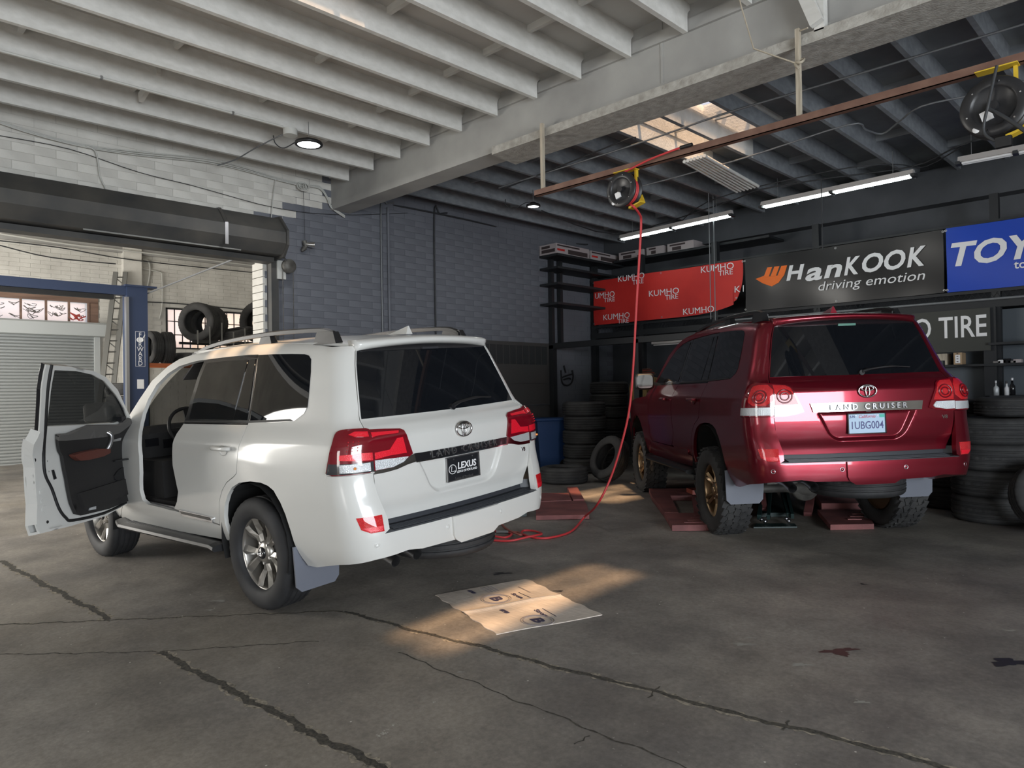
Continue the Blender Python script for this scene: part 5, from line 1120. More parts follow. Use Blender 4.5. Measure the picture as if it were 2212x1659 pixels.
# ------------------------------------------------------------------ pipes and wires under the dark back ceiling
def under(pts, dz=-.03): return [on(a, b, 2, 4.30+dz) for a, b in pts]
def pipe_(pts, r, label, m=None, cat='conduit', dz=-.03): return tag(MB().tube(wire(under(pts, dz), 4), r, 6).build('ceiling_conduit', m or M['cab_g']), label, cat)
pipe_([(1078, 406), (1120, 392), (1378, 310), (1560, 247), (1763, 187), (2212, 52)], .011, 'long conduit crossing the skylight nearest to the big beam')
pipe_([(1083, 410), (1200, 363), (1352, 302), (1372, 300)], .008, 'short thin conduit ending left of the skylight', M['cab_d'])
pipe_([(1380, 403), (1440, 388), (1612, 340), (1830, 270), (1870, 280), (1905, 289), (1940, 265), (1990, 230), (2110, 203), (2212, 175)], .010, 'conduit with a long swan bend between skylight and big reel')
pipe_([(1170, 455), (1330, 505), (1560, 440), (1640, 410), (1790, 385), (1970, 360), (2060, 320), (2090, 310)], .010, 'wavy conduit above the strip lights', M['cab_d'])
pipe_([(1455, 500), (1530, 435), (1790, 370), (1930, 355), (2000, 360), (2110, 300), (2212, 280)], .008, 'thin cable looping between the two lit strip lights and the unlit one', M['cab_d'])
pipe_([(830, 440), (950, 462), (1060, 487), (1180, 520), (1270, 528)], .012, 'bundle of dark pipes at the top of the blue wall', M['cab_d'], dz=-.06)
for (px, py0, py1, lab) in ((1531, 440, 690, 'left of two brown cords hanging in front of the red banner'), (1541, 452, 692, 'right of two brown cords hanging in front of the red banner'), (1774, 385, 540, 'dark cable hanging above the black banner')):
    a = on(px, py0, 2, 4.2); a = Vector((a.x, a.y, 4.45)) if px != 1774 else a; b = Vector((a.x, a.y, on(px, py1, 1, a.y).z)); tag(MB().tube([a, b], .007, 6).build('hanging_cable', M['cab_g'] if px < 1700 else M['cab_d']), lab, 'cable')
for (px, py0, py1, lab) in ((823, 448, 712, 'pale pipe dropping down the middle of the blue wall'), (938, 470, 712, 'dark pipe dropping down the right part of the blue wall')):
    a = on(px, py0, 0, -8.77); b = on(px+4, py1, 0, -8.77); c = on(px+12, py0-8, 0, -8.77); tag(MB().tube(wire([on(px+28, py0-10, 0, -8.77), c, a, b+Vector((0, 0, -.6))], 5), .012, 6).build('wall_pipe', M['cab_g'] if px < 900 else M['cab_d']), lab, 'pipe')
tag(MB().tube([on(838, 448, 0, -8.77), on(842, 720, 0, -8.77)], .02, 6).build('wall_pipe', M['bwall']), 'thick blue-painted pipe beside the pale one on the blue wall', 'pipe')
# bundled tubes hung under the skylight
tb = empty('hanging_pipe_row', on(1490, 348, 2, 4.28), 'row of seven cream pipes slung under the joists beside the skylight', 'pipes')
for k in range(7):
    a = on(1478+k*7.2, 349-k*2.1, 2, 4.26); b = on(1592+k*7.6, 414-k*2.0, 2, 4.26); MB().tube([a, b], .022, 10).build('pipe', M['skyframe'], tb)
# strip lights
M['tube_lit'] = mat('lit_fluorescent_tube', (.9, 1, 1), .4, emit=((.86, 1.0, .98), 7)); M['fixt'] = mat('strip_light_housing', (.50, .47, .45), .5)
def strip(a, b, z, lit, label):
    A, B = on(*a, 2, z), on(*b, 2, z); A.z = B.z = z; d = (B-A).normalized(); s = Vector((-d.y, d.x, 0)); f = empty('strip_light', A, label, 'strip light', 'strip lights in the back bay')
    MB().hexa([A-s*.06, B-s*.06, B+s*.06, A+s*.06, A-s*.03+Vector((0, 0, .07)), B-s*.03+Vector((0, 0, .07)), B+s*.03+Vector((0, 0, .07)), A+s*.03+Vector((0, 0, .07))]).build('housing', M['fixt'], f)
    m = A.lerp(B, .5)
    for k in (-.028, .028):
        for (p, q) in ((A+d*.04, m-d*.03), (m+d*.03, B-d*.04)): MB().tube([p+s*k+Vector((0, 0, -.012)), q+s*k+Vector((0, 0, -.012))], .014, 10).build('tube', M['tube_lit'] if lit else M['prt'], f)
    for p in (A, m, B): MB().obox(p+Vector((0, 0, -.005)), d, s, (0, 0, 1), .025, .06, .018).build('lamp_holder', M['cab_d'], f)
    for t in (.12, .88): p = A.lerp(B, t); MB().tube([p+Vector((0, 0, .06)), p+Vector((0, 0, .36))], .004, 4).build('hanger', M['steel'], f)
strip((1341, 517), (1581, 464), 4.05, True, 'lit double strip light above the red banner')
strip((1646, 447), (1974, 378), 4.05, True, 'lit double strip light above the black banner')
strip((2070, 353), (2330, 304), 4.05, False, 'unlit strip light beside the big hose reel')
# ------------------------------------------------------------------ steel angle with hose reels
M['rust'] = mat('brown_primed_steel', (.165, .085, .06), .6, .2, noise=(5, (.12, .06, .045), (.22, .125, .09)))
M['timber'] = mat('weathered_batten', (.42, .36, .28), .8, noise=(8, (.30, .26, .20), (.50, .44, .35), (6, 6, .6)))
yB_ = 5.22; zB_ = on(1154, 414, 1, yB_).z; xB_ = on(1154, 414, 1, yB_).x
bar = empty('hanger_rail', (xB_, yB_, zB_), 'brown steel angle hung below the grey beam, carrying both hose reels', 'rail')
MB().box(xB_, 4.5, yB_, yB_+.006, zB_-.045, zB_+.012).box(xB_, 4.5, yB_, yB_+.055, zB_-.045, zB_-.039).build('angle_bar', M['rust'], bar)
for px, t in ((1168, 0), (1725, 0)):
    x = on(px, 300, 1, yB_).x; MB().box(x-.016, x+.016, yB_+.006, yB_+.04, zB_-.03, 4.05).build('hanger', M['timber'], bar)
x2 = on(1725, 160, 1, yB_).x
MB().tube(wire([(x2-.02, yB_-.01, 3.80), (x2+.03, yB_-.02, 3.78), (x2+.02, yB_+.05, 3.83), (x2-.02, yB_-.01, 3.79), (x2+.01, yB_-.02, 3.74)], 4), .010, 6).build('rope_wrap', M['timber'], bar)
MB().tube([(x2, yB_-.01, 3.78), on(1628, 105, 1, yB_-.1), on(1600, 10, 1, yB_-.1), on(1590, -40, 1, yB_-.1)], .006, 6).build('rope', M['timber'], bar)
MB().tube([(x2, yB_+.02, 4.03), on(1745, 60, 1, yB_)], .006, 5).build('stay_wire', M['timber'], bar)
bp_ = empty('roof_strut', (on(1770, 40, 1, 5.30).x, 5.3, 4.03), 'white timber strut standing on the beam plank with its slanting brace', 'strut')
xs1 = on(1772, 40, 1, 5.30).x; MB().box(xs1-.035, xs1+.035, 5.27, 5.345, 4.0, 5.0).build('upright', M['wood'], bp_); MB().beam(on(1765, 50, 1, 5.24), on(1725, -40, 1, 5.24), .05, .09).build('brace', M['wood'], bp_)
M['reelb'] = mat('black_reel_steel', (.018, .018, .02), .38); M['ylw'] = mat('yellow_bracket', (.62, .42, .03), .45); M['hose'] = mat('red_rubber_hose', (.50, .035, .04), .5); M['hosed'] = mat('dusty_red_hose', (.30, .09, .07), .6)
def reel(px, py, R, label, hose, name='hose_reel'):
    c = on(px, py, 1, yB_+.0); c.y = yB_-.0; c = Vector((c.x, yB_-.02, c.z)); r = empty(name, c, label, 'hose reel', 'hose reels on the brown rail')
    Mx = Matrix.Translation(c) @ Matrix.Rotation(PI/2, 4, 'X')      # local z -> -y (to the front)
    MB().lathe([(0, .048), (.60*R, .048), (.66*R, .060), (.70*R, .066), (.97*R, .060), (R, .052), (R, .044), (.97*R, .044), (0, .040)], 44, Mx).build('front_flange', M['reelb'], r)
    MB().lathe([(0, -.048), (R, -.048), (R, -.040), (0, -.040)], 44, Mx).build('rear_flange', M['reelb'], r)
    MB().lathe([(.55*R, -.04), (.55*R, .04)], 32, Mx).build('drum', M['reelb'], r)
    for k in range(4):
        for j in range(2): MB().tube([Mx @ Vector(((.66+.12*j)*R*math.cos(a), (.66+.12*j)*R*math.sin(a), -.03+.02*k)) for a in [2*PI*i/30 for i in range(30)]], .010, 6, closed=True).build('hose_turn', hose, r)
    for k in range(6):
        a = 2*PI*k/6+.3; q = Mx @ Vector((.80*R*math.cos(a), .80*R*math.sin(a), .064)); MB().cyl(q, q+Vector((0, -.005, 0)), .005, n=8).build('rivet', M['chrome'], r)
    q = c+Vector((-.2*R, -.055, -.28*R)); MB().obox(q, (1, 0, .3), (0, 1, 0), (-.3, 0, 1), .17*R, .006, .17*R).build('label_plate', M['prt'], r)
    MB().cyl(c+Vector((0, -.04, 0)), c+Vector((0, -.075, 0)), .16*R, n=14).build('axle_cap', M['reelb'], r)
    MB().lathe([(0, 0), (.10*R, 0), (.12*R, -.001)], 14, Matrix.Translation(c+Vector((-.5*R, -.063, -.68*R))) @ Matrix.Rotation(PI/2, 4, 'X')).build('oval_badge', M['prt'], r)
    y1 = yB_+.035
    MB().box(c.x-.10, c.x+.12, yB_-.05, y1, zB_-.055, zB_-.048).build('top_bracket', M['ylw'], r)
    MB().box(c.x+.09, c.x+.11, y1-.03, y1, c.z, zB_-.05).build('bracket_arm', M['ylw'], r)
    MB().hexa([(c.x+.05, yB_-.035, c.z-R-.015), (c.x+.175, yB_-.035, c.z-.86*R), (c.x+.175, y1, c.z-.86*R), (c.x+.05, y1, c.z-R-.015), (c.x+.05, yB_-.035, c.z-.98*R), (c.x+.18, yB_-.035, c.z-.80*R), (c.x+.18, y1, c.z-.80*R), (c.x+.05, y1, c.z-.98*R)]).hexa([(c.x+.10, y1-.006, c.z-.95*R), (c.x+.18, y1-.006, c.z-.85*R), (c.x+.18, y1, c.z-.85*R), (c.x+.10, y1, c.z-.95*R), (c.x+.08, y1-.006, c.z-.45*R), (c.x+.15, y1-.006, c.z-.35*R), (c.x+.15, y1, c.z-.35*R), (c.x+.08, y1, c.z-.45*R)]).build('guide_arm', M['ylw'], r)
    return r, c
r1, c1 = reel(1352, 413, .155, 'black hose reel with the red air hose, hung on the brown rail', M['hose'])
r2, c2 = reel(2152, 236, .180, 'large black reel with dark cable at the right end of the brown rail', M['cab_d'])
MB().tube(wire([c2+Vector((.03, -.10, .22)), c2+Vector((-.01, -.13, .0)), c2+Vector((-.04, -.12, -.16)), c2+Vector((.03, -.13, -.24)), c2+Vector((.06, -.12, -.22))], 6), .009, 7).build('loose_cable', M['cab_d'], r2)
MB().tube(wire([c2+Vector((-.02, -.09, -.02)), c2+Vector((.10, -.12, -.14)), c2+Vector((.22, -.14, -.30)), c2+Vector((.30, -.12, -.55))], 6), .012, 7).build('loose_cable', M['cab_d'], r2)
MB().box(c2.x+.02, c2.x+.10, yB_-.16, yB_-.12, c2.z-.28, c2.z-.22).build('plug', M['blackm'], r2)
lead = tag(MB().tube(wire([c1+Vector((-.02, -.02, .15)), on(1400, 346, 1, yB_-.05), on(1440, 330, 1, yB_-.05), on(1472, 318, 1, yB_-.03)], 5), .009, 8).build('supply_hose', M['hose']), 'short red hose rising from the reel to the brown rail', 'hose')
MB().tube([on(1470, 319, 1, yB_-.03), on(1495, 312, 1, yB_-.03)], .016, 8).build('coupling', M['blackm'], lead)
# the air hose down to the floor
hp = [c1+Vector((.06, -.01, -.13)), c1+Vector((.105, -.01, -.165)), atd(1381, 462, (c1-CAM).dot(FW)), atd(1385, 480, 6.42), atd(1381, 560, 6.45), atd(1374, 680, 6.5), atd(1368, 790, 6.55), atd(1360, 880, 6.6), atd(1345, 950, 6.65), atd(1320, 1030, 6.7), atd(1290, 1090, 6.75)]
gp = [gpt(1262, 1128, .05), gpt(1235, 1150, .014), gpt(1195, 1163, .012), gpt(1160, 1165, .012), gpt(1130, 1157, .012), gpt(1130, 1151, .02), gpt(1150, 1151, .02), gpt(1170, 1157, .02), gpt(1160, 1163, .03), gpt(1140, 1167, .03), gpt(1100, 1171, .012), gpt(1055, 1168, .012), gpt(1045, 1160, .012), gpt(1060, 1151, .012), gpt(1095, 1153, .012), gpt(1105, 1160, .025), gpt(1090, 1167, .025), gpt(1060, 1163, .03), gpt(1046, 1155, .03), gpt(1070, 1147, .03)]
hs1 = tag(MB().tube(wire(hp+gp, 7), .0105, 8).build('air_hose', M['hose']), 'red air hose hanging from the reel and looped on the floor by the white car', 'hose')
a, b = gpt(1072, 1156, .03), gpt(1098, 1156, .03); MB().cyl(a, b, .016, n=10).build('coupling', M['steel'], hs1)
tag(MB().tube(wire([gpt(1082, 1131, .012), gpt(1090, 1142, .012), gpt(1105, 1155, .03), gpt(1122, 1162, .03), gpt(1127, 1160, .02), gpt(1120, 1153, .012), gpt(1104, 1152, .012)], 6), .010, 8).build('air_hose', M['hosed']), 'short end of dusty red hose on the floor right of the white bumper', 'hose')
# ------------------------------------------------------------------ banners
YN = 11.0
def bp2(px, py): p = on(px, py, 1, YN); return p
def wave(x, z, s): return .012*math.sin(x*5.1+s)+.008*math.sin(z*7+x*2.3+s)+.02*math.sin(x*1.7+s*2)
def banner(name, x0, x1, z0, z1, m, label, s, zt=None, parent=None, sag=0):
    nx, nz = 90, 20; V = []; F = []
    def PT(u, v):
        x = x0+(x1-x0)*u; z = z0+(z1-z0)*v; z += sag*(u**8)*(1-v)*.2
        return (x-(sag*.12*(1-v)**3 if u > .95 else 0), YN-wave(x, z, s), z)
    for i in range(nx+1):
        for j in range(nz+1): V.append(PT(i/nx, j/nz))
    n = len(V); V += [(a, b+.004, c) for a, b, c in V]
    for i in range(nx):
        for j in range(nz): q = (i*(nz+1)+j, (i+1)*(nz+1)+j, (i+1)*(nz+1)+j+1, i*(nz+1)+j+1); F += [q, tuple(k+n for k in q[::-1])]
    o = MB().add(V, F, True).build(name, m, fix=False); tag(o, label, 'banner', 'advertising banners on the back wall')
    for u in (0, .5, 1):
        for v in (0, 1): p = Vector(PT(u, v))+Vector((0, -.004, -.03 if v else .03)); MB().lathe([(.008, 0), (.014, .003), (.016, 0)], 12, Matrix.Translation(p) @ Matrix.Rotation(PI/2, 4, 'X')).build('eyelet', M['steel'], o)
    return o
def btext(par, body, x, z, size, m, s, sx=1.0, shear=0, bold=0, align='CENTER'):
    return text('lettering', body, size, m, par, None, .0005, shear, bold, align, sx, wrap=lambda u, v, w: (x+u, YN-wave(x+u, z+v, s)-.010-w, z+v))
M['bred'] = mat('red_vinyl', (.56, .022, .018), .6, coat=.05, noise=(1.2, (.46, .016, .014), (.62, .03, .022)), coatr=.4); M['bblk'] = mat('black_vinyl', (.010, .010, .011), .38, coat=.25, coatr=.2); M['bblu'] = mat('blue_vinyl', (.010, .055, .42), .4, coat=.25, coatr=.2); M['borange'] = mat('orange_print', (.85, .16, .01), .5)
P = lambda x, y: bp2(x, y)
kb = banner('red_banner', P(1283, 655).x, P(1604, 620).x, 2.675, 3.52, M['bred'], 'red advertising banner printed with rows of small white lettering', 1.0, sag=1)
for (px, py) in ((1365, 600), (1548, 579), (1435, 632), (1333, 684)):
    q = P(px, py); btext(kb, 'KUMHO', q.x, q.z, .150, M['prt'], 1.0, 1.12, 0, 0); btext(kb, 'TIRE', q.x+.285, q.z-.10, .118, M['prt'], 1.0, 1.12, 0, 0, 'RIGHT')
q = P(1508, 671); btext(kb, 'KUMHO', q.x, q.z, .150, M['prt'], 1.0, 1.12, 0, 0)
q = P(1330, 635); btext(kb, 'UMHO', q.x-.01, q.z, .150, M['prt'], 1.0, 1.05, 0, 0, 'RIGHT'); btext(kb, 'TIRE', q.x-.01, q.z-.10, .118, M['prt'], 1.0, 1.12, 0, 0, 'RIGHT')
q = P(1594, 625); btext(kb, 'K', q.x-.02, q.z, .150, M['prt'], 1.0, 1.12, 0, 0); btext(kb, 'l', q.x+.085, q.z, .150, M['prt'], 1.0, 1.1, 0, 0)
hb2 = banner('black_banner', P(1611, 620).x, P(2039, 560).x, 2.665, 3.515, M['bblk'], 'black advertising banner with an orange flame mark and white slanted lettering', 2.2)
def c5(x, y): return P(1560+x/3.393, 460+y/3.393)
fl = [(250, 485), (315, 462), (340, 402), (376, 398), (350, 468), (362, 466), (392, 396), (428, 392), (402, 462), (414, 460), (442, 390), (482, 385), (462, 455), (420, 512), (370, 540), (305, 518)]
MB().prism([(c5(*q).x, c5(*q).z) for q in fl], lambda x, z: (x, YN-wave(x, z, 2.2)-.008, z), lambda x, z: (x, YN-wave(x, z, 2.2)-.005, z)).build('flame_mark', M['borange'], hb2)
def span(x0, y0, x1, y1): a, b = c5(x0, y0), c5(x1, y1); return (a.x+b.x)/2, (a.z+b.z)/2, b.x-a.x
for body, x0, y0, x1, y1, sz in (('H', 475, 450, 605, 435, .31), ('a', 610, 440, 735, 428, .38), ('n', 745, 420, 880, 405, .38), ('K', 895, 400, 1010, 388, .36), ('OO', 1025, 375, 1340, 345, .37), ('K', 1350, 335, 1495, 318, .37)):
    x, z, wd_ = span(x0, y0, x1, y1)
    t = btext(hb2, body, x, z-.0, sz, M['prt'], 2.2, 1.0, .22, .010); xsx = [v.co.x for v in t.data.vertices]; k = wd_/(max(xsx)-min(xsx)); cx_ = (max(xsx)+min(xsx))/2
    for v in t.data.vertices: v.co.x = x+(v.co.x-cx_)*k
x, z, wd_ = span(705, 530, 1485, 470); t = btext(hb2, 'driving emotion', x, z, .19, M['prt'], 2.2, 1, .2, 0); xsx = [v.co.x for v in t.data.vertices]; k = wd_/(max(xsx)-min(xsx)); cx_ = (max(xsx)+min(xsx))/2
for v in t.data.vertices: v.co.x = x+(v.co.x-cx_)*k
tb2 = banner('blue_banner', P(2046, 560).x, P(2046, 560).x+3.05, 2.66, 3.52, M['bblu'], 'blue advertising banner with large white slanted lettering cut off by the picture edge', 3.1)
q0 = P(2056, 560); q1 = P(2212, 530); t = btext(tb2, 'TOYO', q0.x, q1.z-.03, .42, M['prt'], 3.1, 1.0, .24, .012, 'LEFT'); xsx = [v.co.x for v in t.data.vertices]; k = 1.27/(max(xsx)-min(xsx)); mn_ = min(xsx)
for v in t.data.vertices: v.co.x = q0.x+(v.co.x-mn_)*k
q = P(2191, 573); btext(tb2, 'toyotires.com', q.x, q.z, .15, M['prt'], 3.1, 1, 0, .002, 'LEFT')
YN2 = 10.9
sx1 = on(2139, 700, 1, YN2); sx0 = sx1.x-2.5; zt2, zb2 = on(2139, 664, 1, YN2).z, on(2140, 757, 1, YN2).z; M['sign'] = mat('black_sign_board', (.035, .037, .032), .6)
sg_ = tag(MB().box(sx0, sx1.x, YN2, YN2+.02, zb2, zt2).build('sign_board', M['sign']), 'flat dark board with white capital lettering behind the red car', 'sign')
zc2 = on(2100, 707, 1, YN2).z; t = text('lettering', 'KUMHO TIRE', .40, M['prt'], sg_, ((sx1.x-.03, YN2-.003, zc2), (1, 0, 0), (0, 0, 1)), .001, 0, .004, 'RIGHT')
xsx = [v.co.x for v in t.data.vertices]; R_ = max(xsx); w_need = (on(2135, 700, 1, YN2).x-on(1962, 710, 1, YN2).x)/.565; k = w_need/(R_-min(xsx))
for v in t.data.vertices: v.co.x = R_+(v.co.x-R_)*k
# ------------------------------------------------------------------ mezzanine cage, shelves and boxes on the back wall
M['dsteel'] = mat('dark_rack_steel', (.025, .027, .03), .55, .3); M['carton'] = mat('printed_carton', (.42, .37, .37), .7); M['cardb'] = mat('brown_carton', (.36, .25, .15), .8); M['inkd'] = mat('dark_ink', (.05, .035, .035), .7)
mz = empty('mezzanine', (-8.7, 11.1, 0), 'dark steel mezzanine frame with mesh behind the banners', 'mezzanine')
for x in (-8.7, -7.6, -6.1, -4.4, -2.1, .2): MB().box(x-.05, x+.05, 11.05, 11.15, 0, 3.9).build('post', M['dsteel'], mz)
for z0_, z1_ in ((2.42, 2.52), (2.62, 2.66), (3.53, 3.56)): MB().box(-8.75, 6, 11.04, 11.10, z0_, z1_).build('beam', M['dsteel'], mz)
MB().box(-8.75, 6, 11.1, 11.75, 2.44, 2.48).build('deck_board', M['dwall'], mz)
wm = MB()
for k in range(170): x = -8.7+k*.07; wm.tube([(x, 11.045, 2.45), (x+.14, 11.045, 2.66)], .0025, 3, caps=False); wm.tube([(x+.14, 11.047, 2.45), (x, 11.047, 2.66)], .0025, 3, caps=False)
wm.build('wire_mesh', M['dsteel'], mz, 'stuff', fix=False)
MB().tube([(-6.0, 11.0, 2.545), (3, 11.0, 2.50)], .018, 8).build('pipe', M['cab_g'], mz)
fb = MB().box(-8.8, -5.4, 9.80, 9.9, 2.19, 2.29).build('beam', M['dsteel'], mz)
for px in (1195, 1378): x = on(px, 800, 1, 9.85).x; MB().box(x-.05, x+.05, 9.8, 9.9, 0, 2.25).build('post', M['dsteel'], mz)
# wall shelves
sh = empty('wall_shelf_rack', (-8.6, 9.9, 2.3), 'dark steel rack of empty shelf arms fixed in the corner of the blue wall', 'shelf rack')
for y in (9.88, 10.12): MB().box(-8.78, -8.70, y-.035, y+.035, 2.25, 3.86).build('upright', M['dsteel'], sh)
for pxy in (556, 583, 617, 659): 
    z = on(1200, pxy, 0, -8.6).z; MB().box(-8.78, -8.35, 9.62, 11.6, z-.02, z+.02).build('shelf', M['dsteel'], sh)
ztop = on(1200, 556, 0, -8.6).z+.02
def carton(x0, x1, y0, y1, z0, h, label, grp):
    c = MB().box(x0, x1, y0, y1, z0, z0+h).build('carton', M['carton']); tag(c, label, 'box', grp)
    f = lambda a: a
    MB().box(x1, x1+.002, y0+(y1-y0)*.35, y1-.05, z0+.02, z0+h*.55).build('print', M['inkd'], c); MB().box(x1, x1+.002, y0+.03, y0+(y1-y0)*.25, z0+h*.3, z0+h*.5).build('print', M['bred'], c)
    MB().box(x1, x1+.002, y0+.03, y0+(y1-y0)*.7, z0+h*.75, z0+h*.9).build('print', M['inkd'], c)
    MB().box(x0+.05, x1-.03, y0-.002, y0, z0+.03, z0+h*.5).build('print', M['inkd'], c); MB().box(x0+.05, x1-.15, y0-.002, y0, z0+h*.6, z0+h*.85).build('print', M['inkd'], c)
carton(-8.78, -8.38, 9.62, 10.55, ztop, .18, 'printed carton at the near end of the high corner shelf', 'cartons on the corner shelf')
carton(-8.78, -8.38, 10.60, 11.45, ztop, .17, 'printed carton at the far end of the high corner shelf', 'cartons on the corner shelf')
z_ = on(1420, 552, 1, 11.35).z
hs3 = tag(MB().box(-8.3, -5.2, 11.2, 11.75, z_-.04, z_).build('high_shelf', M['dsteel']), 'high shelf above the red banner', 'shelf')
for i, (a, b) in enumerate(((1340, 1395), (1400, 1440), (1445, 1505))):
    xa, xb = on(a, 545, 1, 11.3).x, on(b, 540, 1, 11.3).x; c = MB().box(xa, xb-.03, 11.25, 11.7, z_, z_+.15).build('carton', M['carton']); tag(c, ['left', 'middle', 'right'][i]+' printed carton on the high shelf above the red banner', 'box', 'cartons above the red banner')
    MB().box(xa+.1, xa+(xb-xa)*.5, 11.247, 11.25, z_+.02, z_+.08).build('print', M['inkd'], c); MB().box(xa+.05, xb-.2, 11.247, 11.25, z_+.10, z_+.13).build('print', M['inkd'], c)
# dark window low in the blue wall, cream patch and graffiti
wy0, wy1 = on(1040, 800, 0, -8.78).y, on(1183, 800, 0, -8.78).y; zt3, zm3, zb3 = 2.22, 1.86, 1.22
zt3 = on(1150, 748, 0, -8.78).z; zm3 = on(1150, 790, 0, -8.78).z; zb3 = on(1150, 868, 0, -8.78).z
M['dpane'] = mat('grimy_dark_pane', (.035, .037, .038), .25); M['timb2'] = mat('dark_window_timber', (.05, .047, .045), .7)
W5 = MB().box(-8.79, -8.74, wy0-.7, wy1, zb3-.05, zt3+.06).build('window_5', M['timb2'], kind='structure')
n = 14
for i in range(n):
    a = wy0-.65+(wy1-.05-wy0+.65)*i/n; b = wy0-.65+(wy1-.05-wy0+.65)*(i+1)/n
    MB().box(-8.742, -8.735, a+.012, b-.012, zm3+.02, zt3).build('pane', M['dpane'], W5)
for (a, b) in ((zb3, (zb3+zm3)/2-.01), ((zb3+zm3)/2+.01, zm3-.03)): MB().box(-8.742, -8.732, wy0-.65, wy1-.06, a, b).build('blind_panel', M['timb2'], W5)
M['cream'] = mat('cream_board', (.62, .47, .31), .8, noise=(3, (.50, .38, .25), (.66, .51, .34)))
M['spray'] = mat('black_spray_paint', (.02, .02, .022), .8)
MB().box(-8.79, -8.765, wy0-.7, wy1+.05, .95, zb3-.06).build('sill_board', M['timb2'], W5)
cp = on(1195, 905, 0, -8.74); cq = on(1236, 1006, 0, -8.74); crb = MB().box(-8.76, -8.735, cp.y-.45, cq.y+.05, .06, cp.z).build('plywood_sheet', M['cream']); tag(crb, 'cream board with black sprayed letters behind the blue bin', 'board')
def spray(pts, r, par, x=-8.728): MB().tube(wire([on(a, b, 0, x) for a, b in pts], 5), r, 6).build('graffiti', M['spray'], par)
spray([(1203, 928), (1200, 945), (1196, 962), (1194, 972)], .02, crb); spray([(1214, 975), (1213, 955), (1214, 938), (1216, 920), (1222, 925), (1226, 935), (1222, 944), (1214, 947)], .022, crb)
for pts in ([(1215, 815), (1222, 812), (1236, 808)], [(1212, 800), (1214, 825), (1222, 832), (1233, 829), (1238, 815), (1236, 800)], [(1218, 790), (1222, 805)], [(1258, 775), (1262, 800), (1268, 815)], [(1272, 775), (1270, 810), (1265, 830)], [(1285, 780), (1278, 800), (1274, 822)], [(1218, 820), (1228, 817), (1233, 819)]):
    MB().tube(wire([on(a, b, 1, 11.78) if a > 1250 else on(a, b, 0, -8.78) for a, b in pts], 5), .016, 5).build('graffiti', M['spray'], wall_left)
# blue bin
bc = Vector((-8.12, 9.28, 0)); M['binb'] = mat('blue_bin_plastic', (.012, .05, .16), .5)
bf = gpt(1177, 1016); bc = Vector((bf.x-.12, bf.y+.25, zfloor(bf.x, bf.y))); bz = bc.z; hgt = on(1177, 910, 1, bc.y-.2).z-bz
ang = .25; bn = empty('wheeled_bin', bc, 'dark blue wheeled bin between the white car and the tyre stacks', 'bin'); bn.rotation_euler = (0, 0, -.55)
def BL(mb, name, m, par): return link(name, mb.mesh(name), m, par)
BL(MB().hexa([(-.19, -.21, .05), (.19, -.21, .05), (.19, .21, .05), (-.19, .21, .05), (-.26, -.28, hgt), (.26, -.28, hgt), (.26, .28, hgt), (-.26, .28, hgt)]), 'bin_body', M['binb'], bn)
BL(MB().bbox(-.29, .29, -.32, .31, hgt, hgt+.05, .015), 'lid', M['binb'], bn)
for z in (.84, .55): BL(MB().box(-.07, .07, -.275, -.255, z*hgt, z*hgt+.04), 'moulded_panel', M['blackm'], bn)
BL(MB().box(-.09, .09, -.288, -.275, .90*hgt, .90*hgt+.02), 'white_sticker', M['prt'], bn)
BL(MB().cyl((-.22, .22, .09), (.22, .22, .09), .09, n=16), 'wheel', M['blackm'], bn)
# ------------------------------------------------------------------ tyre stacks in the garage
def stack(px, py, n, kind, names, group, s=1.0, jit=.02, off=(0, 0)):
    g = gpt(px, py); R = [.355, .375, .34][kind]*s; h = [.235, .262, .215][kind]*s*.985
    d = Vector((FW.x, FW.y, 0)).normalized(); c = Vector((g.x, g.y, 0))+d*R; z = zfloor(c.x, c.y)
    for k in range(n): tyre((c.x+rnd.uniform(-jit, jit), c.y+rnd.uniform(-jit, jit), z+h*(k+.5)+.002), kind, names[k], group, (0, 0, rnd.uniform(0, 6)), s)
    return c, z+n*h
ordn = ['lowest', 'second from the floor', 'third from the floor', 'fourth from the floor', 'fifth from the floor', 'sixth from the floor', 'seventh from the floor', 'eighth from the floor']
def names(n, what): return ['tyre lying '+(ordn[k] if k < n-1 else 'on top')+' in the '+what for k in range(n)]
cA, zA = stack(1268, 1024, 5, 0, names(5, 'wide stack beside the blue bin'), 'tyre stack by the blue bin')
cB, zB = stack(1322, 1010, 7, 2, names(7, 'taller stack behind the leaning tyre'), 'tall tyre stack by the red car', 1.0)
tyre(Vector((cA.x+.15, cA.y+.05, zA+.0))+Vector((.25, .38, .10)), 2, 'tyre resting crooked beside the top of the tall stack', 'tyre stack by the blue bin', (.12, -.1, 0), .9) if False else None
g = gpt(1222, 1048); d = Vector((FW.x, FW.y, 0)).normalized(); tyre((g.x+d.x*.33, g.y+d.y*.33, g.z+.12), 0, 'single tyre lying flat on the floor in front of the blue bin', 'loose tyres by the blue bin')
g = gpt(1322, 1046); lt = tyre((g.x+d.x*.22, g.y+d.y*.22, g.z+.345), 0, 'tyre leaning on the stacks with its hole tilted to the left', 'loose tyres by the blue bin', (1.15, .0, -.25), .95)
cD, zD = stack(2110, 1106, 5, 0, names(5, 'dark stack just right of the red car'), 'tyre stack right of the red car', 1.02)
cC, zC = stack(2206, 1138, 4, 1, names(4, 'front stack at the right edge'), 'front tyre stack at the right edge', .98, .012)
tyre((cC.x+.12, cC.y+.10, zC+.11), 2, 'smaller tyre on top of the front stack at the right edge', 'front tyre stack at the right edge', (0, 0, 0), .88)
